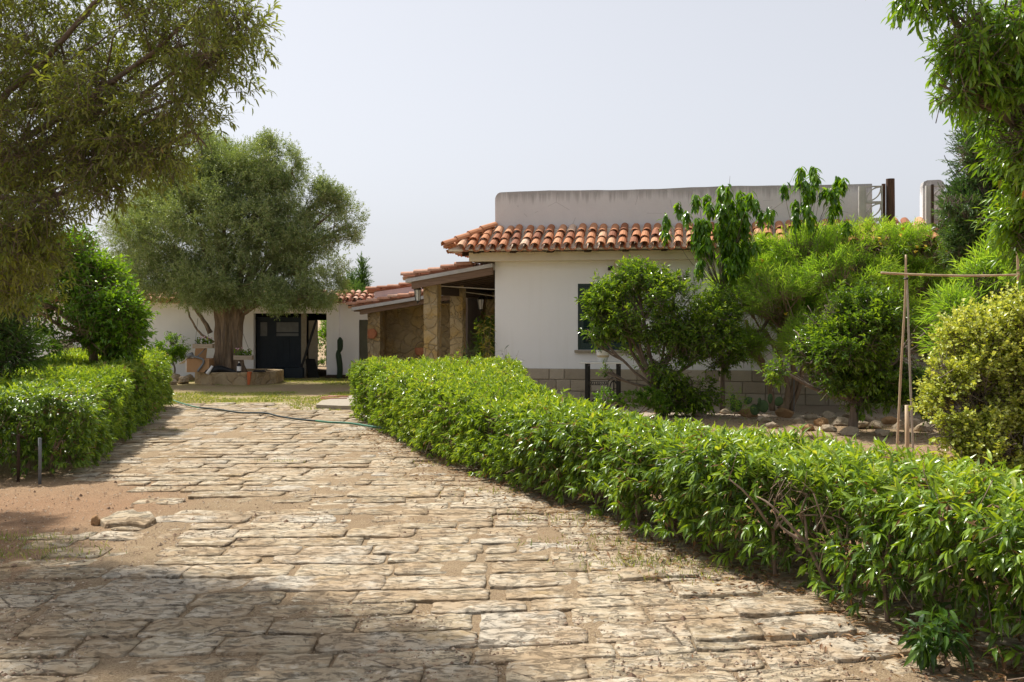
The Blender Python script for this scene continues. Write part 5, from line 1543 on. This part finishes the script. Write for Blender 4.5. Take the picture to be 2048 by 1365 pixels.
# ------------------------------------------------------------------ planter and things round the olive
pcx, pcy = -7.06, 25.95
q = MB()
ang = [math.pi / 8 + k * math.pi / 4 for k in range(8)]
ro, ri = 1.13, .92
V = []
for r_, z in ((ro, -.04), (ro, .31), (ri, .31), (ri, .1)):
    V += [(pcx + r_ * math.cos(a), pcy + r_ * math.sin(a) * .95, z) for a in ang]
F = [(l * 8 + k, l * 8 + (k + 1) % 8, (l + 1) * 8 + (k + 1) % 8, (l + 1) * 8 + k) for l in range(3) for k in range(8)]
q.raw(V, [F])
pe = empty('stone_planter', (pcx, pcy, 0)); tag(pe, 'low octagonal sandstone planter around the foot of the big olive', 'planter')
q.V = [v - np.array((pcx, pcy, 0)) for v in q.V]
q.build('rim', M['planter'], pe, bevel=.015)
q = MB(); q.lathe([(.9, 0), (.9, .24), (.3, .27)], n=16); q.build('soil', M['soil'], pe)
FY = pcy - 1.02      # front of planter
def at(px, py, Y, o):
    o.location = PX(px, py, Y); return o

def flower_box(label, px, py, Y, w, rz=0):
    e = empty('flower_box', PX(px, py, Y), rz); tag(e, label, 'flower box', 'wooden flower boxes hung on the olive trunk')
    q = MB(); q.box(-w / 2, w / 2, -.09, -.07, 0, .11); q.box(-w / 2, w / 2, .07, .09, 0, .11); q.box(-w / 2 + .001, w / 2 - .001, -.069, .069, .005, .02)
    q.box(-w / 2, -w / 2 + .02, -.069, .069, .021, .11); q.box(w / 2 - .02, w / 2, -.069, .069, .021, .11); q.build('box', M['planterwood'], e, bevel=.003)
    q = MB()
    for s in (-1, 1): q.tube([(s * w * .42, 0, .1), (s * w * .1 - .1, .02, .75)], .004, 4)
    q.build('wire', M['iron'], e)
    r = np.random.RandomState(int(px)); n = 26
    P = np.column_stack([r.uniform(-w * .42, w * .42, n), r.uniform(-.05, .05, n), np.full(n, .1)])
    D = nrm(r.normal(0, .4, (n, 3)) + (0, 0, 1))
    v, f, a = twig_leaves(r, P, D, .12, 6, .055, .04, (.5, 1.2), .1, TR)
    pl_ = mesh_np('plant', v, [f], M['lf_citrus'], e, a)
    for k in range(6):
        q = MB()
        c = (r.uniform(-w * .4, w * .4), r.uniform(-.06, .02), r.uniform(.2, .30))
        q.lathe([(.004, -.01), (.022, 0), (.024, .012), (.006, .02)], c, 7)
        q.build('flower', M['petal'], pl_)
    return e
flower_box('bleached wooden flower box hung on the left of the olive trunk', 407, 697, 25.1, .50)
flower_box('bleached wooden flower box hung on the right of the olive trunk', 487, 720, 25.0, .46)
# cardboard box with its flaps and a bent steel frame lying in it
cb = empty('cardboard_box', (PX(398, 745, 25.2)[0], 25.25, .31)); tag(cb, 'open brown cardboard box with pale flaps on the planter beside the olive trunk', 'box')
q = MB(); q.box(-.26, .30, -.20, -.19, 0, .34); q.box(-.26, .30, .19, .20, 0, .34); q.box(.29, .30, -.189, .189, 0, .34); q.box(-.26, -.25, -.189, .189, 0, .34); q.box(-.249, .289, -.189, .189, 0, .012); q.build('carton', M['card'], cb)
q = MB(); q.hexa([(-.26, -.2, .34), (-.26, .2, .34), (-.47, .2, .20), (-.47, -.2, .20), (-.26, -.2, .35), (-.26, .2, .35), (-.47, .2, .21), (-.47, -.2, .21)])
q.box(-.29, -.262, -.2, .2, 0, .30); q.build('flap', M['cardlight'], cb)
q = MB(); q.hexa([(-.2, .2, .34), (.1, .2, .34), (.1, .3, .60), (-.2, .3, .60), (-.2, .21, .34), (.1, .21, .34), (.1, .31, .60), (-.2, .31, .60)]); q.build('flap', M['card'], cb)
q = MB(); q.tube(spline([(-.17, -.24, .42), (.12, -.24, .34), (.17, -.24, .24), (.02, -.24, .02)], 5), .028, 8); q.tube([(-.24, -.22, .40), (-.1, -.22, .45)], .06, 8)
q.tube([(.02, -.22, .4), (.2, -.1, .62)], .014, 6)
o = q.build('bent_steel_frame', M['greymetal'], smooth=True); o.location = cb.location; tag(o, 'bent grey steel frame leaning in front of the open cardboard box', 'steel frame')
q = MB(); q.tube(spline([(-.3, 0, .02), (-.05, -.04, .07), (.1, 0, .10), (.3, .03, .06), (.5, 0, .02)], 6), [.03, .05, .06, .07, .09, .1, .10, .10, .10, .10, .10, .09, .09, .09, .08, .08, .07, .07, .06, .06, .05, .05, .04, .04, .02][:25], 9)
o = q.build('black_bag', M['black'], smooth=True); o.location = (PX(430, 744, 25.0)[0], 25.1, .29); tag(o, 'slumped black bag lying on the planter rim at the foot of the trunk', 'bag')
q = MB(); q.tube([(0, 0, 0), (.12, .05, .2)], [.05, .03], 8); o = q.build('white_bundle', M['whiteplastic'], smooth=True); o.location = (PX(413, 748, 24.9)[0], 24.95, .27); tag(o, 'small white plastic bundle draped over the planter edge beside the black bag', 'bundle')
bo = empty('bottle', (PX(477, 745, 24.95)[0], 25.0, .312)); tag(bo, 'dark bottle with a white label standing on the planter rim', 'bottle')
q = MB(); q.lathe([(.05, 0), (.052, .02), (.052, .17), (.03, .21), (.02, .22), (.02, .24)], n=14); q.build('body', M['black'], bo, smooth=True)
q = MB(); q.lathe([(.0535, .035), (.0535, .15)], n=14); q.build('paper_label', M['whiteplastic'], bo)
q = MB(); q.lathe([(.024, .235), (.024, .265), (.01, .27)], n=12); q.build('cap', M['whiteplastic'], bo)
q = MB()
for k in range(3): q.ring((.03 * k, -.01 * k, 0), .075 + .02 * k, .011, n=20)
o = q.build('coiled_hose', M['cable'], smooth=True); o.location = (PX(424, 758, FY)[0], FY - .06, .17); tag(o, 'coil of tan hose hanging on the front of the stone planter', 'hose')
q = MB(); q.hexa([(0, 0, -.29), (.055, 0, -.29), (.055, .012, -.29), (0, .012, -.29), (-.01, 0, .025), (.075, 0, .025), (.075, .14, .03), (-.01, .14, .03)])
o = q.build('orange_rag', M['orange']); o.location = (PX(496, 748, FY)[0], FY - .055, .30); tag(o, 'orange rag hanging over the front edge of the stone planter', 'rag')
q = MB(); q.box(0, .3, 0, .1, 0, .03); q.box(.02, .28, .02, .08, .03, .045); o = q.build('dark_tray', M['black'], bevel=.005); o.location = (PX(505, 745, 25.1)[0], 25.15, .312); tag(o, 'flat dark tray on the right end of the planter rim', 'tray')

# ------------------------------------------------------------------ rocks
def rock(name, label, loc, s, seed, mat, group=None, flat=.7, rz=None):
    r = np.random.RandomState(seed)
    import bmesh
    bm = bmesh.new(); bmesh.ops.create_icosphere(bm, subdivisions=3, radius=1)
    V = np.array([v.co[:] for v in bm.verts])
    cuts = nrm(r.normal(size=(12, 3))); dd = r.uniform(.5, .9, 12)
    for c, d_ in zip(cuts, dd):
        k = np.clip(V @ c - d_, 0, None); V = V - k[:, None] * c * .9
    V = V * (1 + .16 * fbm(V + seed, .6, 4) + .05 * fbm(V + seed, 2.2, 2))[:, None] * (s[0], s[1], s[2])
    for v, c in zip(bm.verts, V): v.co = c
    me = bpy.data.meshes.new(name); bm.to_mesh(me); bm.free()
    for p in me.polygons: p.use_smooth = False
    me.materials.append(mat)
    o = bpy.data.objects.new(name, me); C.objects.link(o)
    o.location = loc; o.rotation_euler = (0, 0, r.uniform(0, 6.28) if rz is None else rz)
    return tag(o, label, 'rock', group)
rr = np.random.RandomState(17)
gx_, gy_ = GX(262, 1046)
# broad flat broken slab lying loose on the path
q = MB()
ol_ = np.array([(-.20, -.05), (-.12, -.12), (.05, -.10), (.17, -.13), (.19, -.02), (.10, .08), (.02, .05), (-.06, .12), (-.16, .06)])
ol_ = ol_ * (1.1, 1.7)
V = [(x, y, -.01) for x, y in ol_ * 1.03] + [(x, y, .022 + .10 * (y + .2) + .008 * math.sin(x * 19 + y * 7)) for x, y in ol_] + [(x * .9, y * .9, .032 + .11 * (y + .2) + .006 * math.sin(x * 30)) for x, y in ol_]
n = len(ol_)
q.raw(V, [[(l * n + k, l * n + (k + 1) % n, (l + 1) * n + (k + 1) % n, (l + 1) * n + k) for l in range(2) for k in range(n)], ])
q.raw(V[2 * n:], [[tuple(range(n))]])
o = q.build('broken_slab', M['slab'], bevel=.006); o.location = (gx_, gy_ + .02, 0); tag(o, 'loose broken slab lying on the left side of the paved path', 'stone')
gx_, gy_ = GX(192, 1048); rock('rock', 'small brown stone next to the loose broken slab on the path', (gx_, gy_, .015), (.055, .05, .055), 3, M['rockred'])
rocks = [(1450, 822, .15, 0), (1492, 826, .22, 1), (1510, 815, .14, 0), (1530, 838, .16, 0), (1570, 828, .26, 1), (1600, 842, .15, 0), (1622, 832, .17, 0), (1645, 846, .2, 1), (1655, 830, .17, 0), (1680, 845, .2, 0), (1700, 830, .15, 0), (1720, 850, .2, 0),
         (1735, 838, .18, 0), (1755, 850, .19, 0), (1780, 842, .17, 1), (1800, 852, .2, 0), (1825, 846, .17, 0), (1850, 856, .2, 0), (1870, 848, .15, 0), (1240, 834, .2, 1), (1660, 858, .17, 0), (1615, 855, .16, 1), (1400, 828, .15, 0), (1545, 850, .15, 0), (1700, 864, .18, 0), (1765, 866, .16, 0)]
for i, (px, py, s, c) in enumerate(rocks):
    s *= .84
    X_, Y_ = GX(px, py + 6)
    if i == 4: lab, gp = 'large rounded orange boulder in the rock border beside the prickly pear', None
    elif i == 19: lab, gp = 'reddish stone under the mound of succulents left of the lemon bush', None
    else: lab, gp = 'weathered tan stone of the low rock border in front of the house plinth', 'stones of the garden rock border'
    rock('boulder', lab, (X_, Y_, s * .2), (s, s * .8, s * .62), 100 + i, M['rockred'] if c else M['rock'], gp)
for i, (px, py, s) in enumerate([(352, 757, .22), (368, 762, .2), (362, 750, .16), (376, 756, .16), (345, 764, .15)]):
    X_, Y_ = GX(px, py + 5)
    rock('boulder', 'brown stone in the small heap left of the stone planter', (X_, Y_, s * .4), (s, s * .8, s * .7), 140 + i, M['rock'], 'stones heaped left of the planter')

# ------------------------------------------------------------------ hoses, slab and stakes
def ghose(pts, r, mat, name, label, cat='hose'):
    P = [(*GX(a, b), r + .022) for a, b in pts]
    q = MB(); q.tube(spline(P, 8), r, 8)
    return tag(q.build(name, mat, smooth=True), label, cat)
ghose([(300, 793), (330, 799), (355, 808), (385, 817), (400, 820)], .014, M['hose'], 'garden_hose', 'green garden hose at the end of the left hedge lying on the court', 'hose')
ghose([(400, 820), (440, 824), (480, 830), (530, 831), (560, 838), (600, 844), (632, 847)], .016, M['hosedark'], 'garden_hose', 'dark wavy middle length of hose lying across the paved path', 'hose')
ghose([(632, 847), (660, 850), (700, 852), (745, 859), (790, 865), (830, 872)], .017, M['hose'], 'garden_hose', 'pale green hose end running under the right hedge', 'hose')
c1, c2 = GX(632, 818), GX(760, 800)
q = MB(); V = [(c1[0], c1[1], 0), (c1[0] + .5, c1[1] - .22, 0), (-2.2, c1[1] - .25, 0), (-2.0, 20.6, 0), (c1[0] + .3, 20.6, 0), (c1[0] - .08, 19.3, 0)]
n = len(V); V = np.array(V); V2 = V.copy(); V[:, 2] = -.02; V2[:, 2] = .075
q.raw(np.vstack([V, V2]), [[(k, (k + 1) % n, n + (k + 1) % n, n + k) for k in range(n)]]); q.raw(V2, [[tuple(range(n))]])
o = q.build('concrete_pad', M['mortar'], bevel=.02); tag(o, 'low pale concrete pad at the far end of the right hedge', 'concrete pad')
q = MB(); q.tube(spline([(*GX(652, 800)[:1], 19.9, .09), (GX(690, 800)[0], 19.8, .12), (GX(700, 800)[0], 20.1, .09), (GX(660, 800)[0], 20.2, .09)], 6), .012, 6); q.tube([(GX(655, 800)[0], 19.6, .088), (GX(705, 800)[0], 19.7, .088)], .012, 6)
o = q.build('red_cord', M['pinkplastic'], smooth=True); tag(o, 'pale red cord lying on the concrete pad', 'cord')
for i, (px, y0, y1) in enumerate([(85, 875, 966), (42, 868, 962)]):
    X_, Y_ = GX(px, y1 - 2)
    zt = EYE + (HZ - y0) * Y_ / FPX
    q = MB(); q.tube([(0, 0, -.05), (.004, 0, zt * .5), (0, .003, zt)], .017, 8)
    o = q.build('metal_stake', M['greymetal'] if i == 0 else M['darkwood'], smooth=True); o.location = (X_, Y_ - .06, 0)
    tag(o, ('grey metal stake in the earth at the near end of the left hedge', 'darker rusty stake left of the grey one at the near end of the left hedge')[i], 'stake', 'stakes at the end of the left hedge')

# ------------------------------------------------------------------ bamboo frame
bf = empty('bamboo_frame', (PX(1815, 700, 10)[0], 10, 0)); tag(bf, 'frame of lashed bamboo canes with one long horizontal cane beside the golden shrub', 'bamboo frame')
def cane(pts, Y, r, mat, seed):
    rng = np.random.RandomState(seed)
    P = np.array([PX(a, b, Y + d) for a, b, d in pts]); P = spline(P, 10) - np.array(bf.location)
    L = np.concatenate([[0], np.cumsum(np.linalg.norm(np.diff(P, axis=0), axis=1))])
    rad = r * (1 + .22 * np.exp(-(((L % .28) - .14) / .015) ** 2)) * np.linspace(1, .8, len(P))
    q = MB(); q.tube(P, rad, 8); return q.build('cane', mat, bf, smooth=True)
cane([(1792, 965, 0), (1795, 880, 0), (1803, 720, .02), (1810, 600, .05), (1812, 510, .06)], 10, .013, M['bamboo'], 1)
cane([(1829, 972, 0), (1825, 870, 0), (1819, 720, 0), (1815, 590, .0), (1812, 535, 0)], 10.12, .012, M['bamboogrey'], 2)
cane([(1762, 546, 0), (1815, 549, 0), (1930, 552, -.05), (2048, 550, -.1), (2140, 549, -.1)], 9.95, .012, M['bamboo'], 3)
cane([(2033, 470, 0), (2036, 540, 0), (2040, 700, 0), (2045, 950, 0)], 9.9, .014, M['bamboo'], 4)
for (px, py) in ((1813, 549), (1812, 558), (2036, 551)):
    q = MB()
    p = np.array(PX(px, py, 9.98)) - np.array(bf.location)
    q.ring((p[0], p[1], p[2]), .019, .009, axis='z', n=10, k=4)
    q.build('twine', M['black'], bf)
q = MB(); q.tube([(0, 0, -.05), (.002, 0, .4), (0, 0, .82)], .022, 8)
X_, Y_ = PX(1814, 805, 9.6)[0], 9.6
o = q.build('wooden_stake', M['bamboo'], smooth=True); o.location = (X_, Y_, 0); tag(o, 'short round wooden stake standing between the two upright bamboo canes', 'stake')

# ------------------------------------------------------------------ sewing table and pot
TY = 18.75
sw = empty('sewing_table', (PX(1206, 700, TY)[0], TY, 0), HR); tag(sw, 'old black cast iron treadle sewing table with a white marble top by the house wall', 'table')
wz = EYE + (HZ - 727) * TY / FPX
q = MB(); q.box(-.42, .44, -.22, .22, wz, wz + .028); q.build('table_top', M['marble'], sw, bevel=.006)
for s in (-.29, .29):
    q = MB()
    for y_ in (-.17, .17):
        for d_ in (-.018, .018): q.box(s + d_ - .011, s + d_ + .011, y_ - .015, y_ + .015, 0, wz - .002)
        q.box(s - .028, s + .028, y_ - .005, y_ + .005, 0, wz - .004)
    q.box(s - .025, s + .025, -.2, .2, .05, .075); q.box(s - .02, s + .02, -.154, .154, wz - .06, wz - .03)
    q.build('leg', M['iron'], sw, bevel=.004)
q = MB()
zc = EYE + (HZ - 766) * TY / FPX
q.box(-.258, .10, -.165, -.145, zc + .024, zc + .036); q.box(-.258, .10, -.165, -.145, zc - .036, zc - .024)
for k in range(9):
    x_ = -.25 + k * .041
    if k % 3 == 1: q.beam((x_ - .012, -.155, zc - .023), (x_ + .012, -.155, zc + .023), .012, .012); q.beam((x_ + .024, -.155, zc - .023), (x_ + .004, -.155, zc + .023), .012, .012)
    else: q.box(x_ - .006, x_ + .006, -.161, -.149, zc - .023, zc + .023); q.box(x_ + .007, x_ + .022, -.16, -.15, zc - .006, zc + .006)
q.box(.1, .116, -.165, -.145, .1, zc + .036)
q.beam((.11, -.155, zc + .03), (.17, -.155, zc + .10), .018, .018); q.box(.168, .262, -.164, -.146, zc + .092, zc + .11)
q.build('crossbar', M['iron'], sw)
q = MB(); q.ring((0, 0, 0), .15, .012, n=28); 
for k in range(4): q.beam((0, 0, 0), (.15 * math.cos(k * 1.5708), 0, .15 * math.sin(k * 1.5708)), .012, .012)
o = q.build('flywheel', M['iron'], sw, smooth=True); o.location = (.2, -.05, .34); o.rotation_euler = (0, 0, R(68))
q = MB(); q.box(-.2, .1, -.1, .1, .1, .125); q.build('treadle', M['iron'], sw)
pt = empty('flower_pot', (PX(1206, 700, TY)[0], TY, wz + .03)); tag(pt, 'white glazed pot with a beige band on the sewing table', 'pot')
q = MB(); q.lathe([(.075, 0), (.088, .03), (.105, .082)], n=24); q.lathe([(.1215, .122), (.125, .20), (.128, .205), (.128, .215), (.118, .215), (.11, .18)], n=24); q.build('pot', M['potwhite'], pt, smooth=False)
q = MB(); q.lathe([(.105, .0815), (.1215, .1225)], n=24); q.build('band', M['potband'], pt)
r_ = np.random.RandomState(9)
q = MB(); q.tube([(0, 0, .15), (.01, 0, .3), (-.02, 0, .42)], [.012, .01, .006], 6); q.lathe([(.02, .17), (.112, .175)], n=16); q.build('stem', M['barkgrey'], pt)
n = 60; D = nrm(r_.normal(size=(n, 3)) + (0, 0, .4)); P = np.array((-.02, 0, .38)) + D * r_.uniform(.0, .12, (n, 1))
v, f, a = twig_leaves(r_, P, D, .12, 6, .06, .032, droop=.2); mesh_np('plant', v, [f], M['lf_citrus'], pt, a)

# ------------------------------------------------------------------ porch plants
def potted(name, label, loc, spec, mat, n, twL, k, L, W, droop, spread=.5, upw=1.0, box=None, rz=HR, tpl=T8, h0=.16, cat='potted plant'):
    e = empty(name, loc, rz); tag(e, label, cat)
    q = MB()
    if box:
        w_, d_, h_ = box
        for z0, z1, g in ((0, h_ * .45, 0), (h_ * .46, h_ * .72, .006), (h_ * .73, h_, .012)):
            q.box(-w_ / 2 - g, w_ / 2 + g, -d_ / 2 - g, d_ / 2 + g, z0, z1)
        h0 = h_
    else: q.lathe([(spec * .7, 0), (spec, h0 * .85), (spec * 1.1, h0 * .86), (spec * 1.1, h0), (spec * .9, h0), (spec * .8, h0 * .8)], n=18)
    q.build('pot', M['terra'], e)
    r = np.random.RandomState(abs(hash(label)) % 1000 if False else len(label))
    P = np.column_stack([r.uniform(-.5, .5, n) * (box[0] if box else spec), r.normal(0, .03, n), np.full(n, h0)])
    D = nrm(r.normal(0, spread, (n, 3)) + (0, 0, upw))
    v, f, a = twig_leaves(r, P, D, twL, k, L, W, (.4, 1.2), droop, tpl)
    mesh_np('plant', v, [f], mat, e, a)
    v, f = sticks(P, D, np.full(n, twL), .004)
    mesh_np('stems', v, [f], M['barktan'], e)
    return e
p_ = HP(-.55, .15); potted('flower_box', 'brown ribbed terracotta window box of spiky grey green plants at the porch edge', (p_[0], p_[1], .62), .12, M['lf_oleander'], 22, .22, 7, .14, .016, .3, .6, 1.0, box=(.36, .2, .19), cat='flower box')
q = MB(); q.box(-.5, .5, -.13, .13, .58, .62); q.box(-.45, -.40, -.1, .1, 0, .579); q.box(.40, .45, -.1, .1, 0, .579); o = q.build('plant_bench', M['darkwood']); o.location = (p_[0] - .05, p_[1], 0.0); o.rotation_euler = (0, 0, HR); tag(o, 'dark wooden bench under the brown flower box at the porch edge', 'bench')
p2_ = HP(-.13, -.12); e = potted('hanging_plant', 'yellowing plant with long drooping leaves at the corner of the house wall', (p2_[0], p2_[1], .03), .12, M['lf_dead'], 7, 1.25, 26, .17, .026, .8, .06, 1.0, h0=.22)
p3_ = HP(.28, -.35); potted('dracaena', 'thin grey stemmed plant with arching strap leaves before the white wall corner', (p3_[0], p3_[1], .03), .10, M['lf_oleander'], 4, .85, 12, .19, .02, .5, .16, 1.0, h0=.18)
p4_ = HP(-.75, 4.8)
make_tree('potted_bush', 'dark leafy bush standing in the shade at the back of the porch', 'bush', [(p4_[0], p4_[1], 1.3, .5, .5, .7), (p4_[0] - .4, p4_[1] - .4, 1.1, .4, .4, .6)], (p4_[0], p4_[1], .03), (p4_[0], p4_[1], .6), .03, 81, 500, dict(twL=.2, n=9, L=.09, W=.035, droop=.2), M['lf_citrus'], M['barkgrey'], sub=3, r1=.01)


# ------------------------------------------------------------------ prickly pear and succulents
pe_ = empty('prickly_pear', (*GX(1535, 828), 0)); tag(pe_, 'low prickly pear cactus with flat green pads among the border stones', 'cactus')
def pad(c, w_, h_, tilt, rz, mat=M['cactus']):
    q = MB(); n1, n2 = 14, 7
    V = []
    for i in range(n2 + 1):
        f_ = i / n2; a = math.pi * f_
        for j in range(n1):
            t = 2 * math.pi * j / n1
            V.append((w_ / 2 * math.sin(a) * math.cos(t) * (1 - .25 * (math.cos(a) > 0) * math.cos(a)), .016 * math.sin(a) ** .6 * math.sin(t), h_ / 2 - h_ / 2 * math.cos(a)))
    q.raw(V, [[(i * n1 + j, i * n1 + (j + 1) % n1, (i + 1) * n1 + (j + 1) % n1, (i + 1) * n1 + j) for i in range(n2) for j in range(n1)]])
    o = q.build('pad', mat, pe_, smooth=True); o.location = c; o.rotation_euler = (0, tilt, rz)
    return o
for (px, py, w_, h_, tl, rz) in [(1505, 830, .22, .18, .5, .4), (1480, 822, .24, .2, -.7, .2), (1530, 826, .2, .22, -.3, -.3), (1540, 808, .13, .17, .05, .6), (1552, 812, .15, .17, .6, .1), (1465, 815, .18, .22, .1, .8), (1500, 808, .16, .12, -.5, -.5), (1518, 812, .14, .14, .3, .9)]:
    p = PX(px, py, 16.6); pad((p[0] - pe_.location[0], p[1] - pe_.location[1], max(p[2], .0)), w_, h_, tl, rz)
def mound(label, blobs_, base, seed, n, mat, L, W, twL, name='succulent_mound', cat='succulent', tpl=TR, k=12, spread=None, droop=0):
    return make_tree(name, label, cat, blobs_, base, (base[0], base[1], .08), .015, seed, n, dict(twL=twL, n=k, L=L, W=W, ang=(.6, 1.3), droop=droop, tpl=tpl), mat, M['barktan'], shell=.6, gate=None, up=.8, sub=2, r1=.006)
X_, Y_ = GX(1275, 838)
mound('low mound of green rosette succulents with reddish stems left of the lemon bush trunk', [B(1210, 796, 22, 18, Y_, .2), B(1265, 800, 34, 17, Y_, .25), B(1300, 795, 28, 20, Y_, .25), B(1320, 808, 24, 18, Y_, .2)], (X_, Y_, 0), 83, 420, M['lf_lime'], .034, .02, .05)
X_, Y_ = GX(1470, 838)
mound('thin upright weed with pale leaves beside the prickly pear', [B(1470, 800, 12, 22, Y_, .12), B(1490, 812, 14, 12, Y_, .12)], (X_, Y_, 0), 84, 40, M['lf_thev'], .06, .014, .14, 'weed', 'weed', T4, 8)
q = MB(); q.tube([(0, 0, -.03), (0, 0, .62)], .009, 6); o = q.build('thin_stake', M['greymetal']); o.location = (PX(1588, 800, 17.9)[0], 17.9, 0); tag(o, 'thin grey metal rod standing before the house plinth right of the pale stems', 'stake')
# hedge bottom weeds and the dark shrub at the lower right
X_, Y_ = GX(1885, 1345)
mound('drooping leafy shoot on the earth at the lower right beyond the hedge foot', [(X_ - .02, Y_ + .02, .16, .10, .10, .09)], (X_, Y_, 0), 85, 26, M['lf_oleander'], .10, .03, .08, 'leafy_shoot', 'shoot', T8, 8, droop=.7)

# shrub seen through the open back of the garage
make_tree('garden_shrub', 'sunlit shrub seen through the open back of the garage bay', 'shrub', [(-6.6, 35, .7, .5, .4, .7), (-6.3, 35.4, 1.3, .5, .4, .6)], (-6.5, 35.2, 0), (-6.5, 35.2, .5), .04, 90, 420, dict(twL=.2, n=9, L=.10, W=.04, droop=.2), M['lf_lime'], M['barkgrey'], sub=3, r1=.01)

rw = np.random.RandomState(44)
yy = rw.uniform(11.5, 17.6, 2600); xx = 1.2 + rw.uniform(0, 1, 2600) * (yy * .52 - 1.2)
ground_leaves(np.column_stack([xx, yy, 0 * xx]), rw, .055, .02, M['lf_dry'], 'bed_litter', 'dry leaves scattered over the earth bed before the house', 'leaf litter', z=.012)
yy = rw.uniform(11.5, 16.4, 900); xx = 1.2 + rw.uniform(0, 1, 900) * (yy * .52 - 1.2)
Pw = np.column_stack([xx, yy, 0 * xx]); Pw = Pw[fbm(Pw, .5, 2) > .1]
blades(Pw, rw, .09, .012, M['lf_grass'], 'bed_weeds', 'tufts of thin weeds among the border stones before the house')
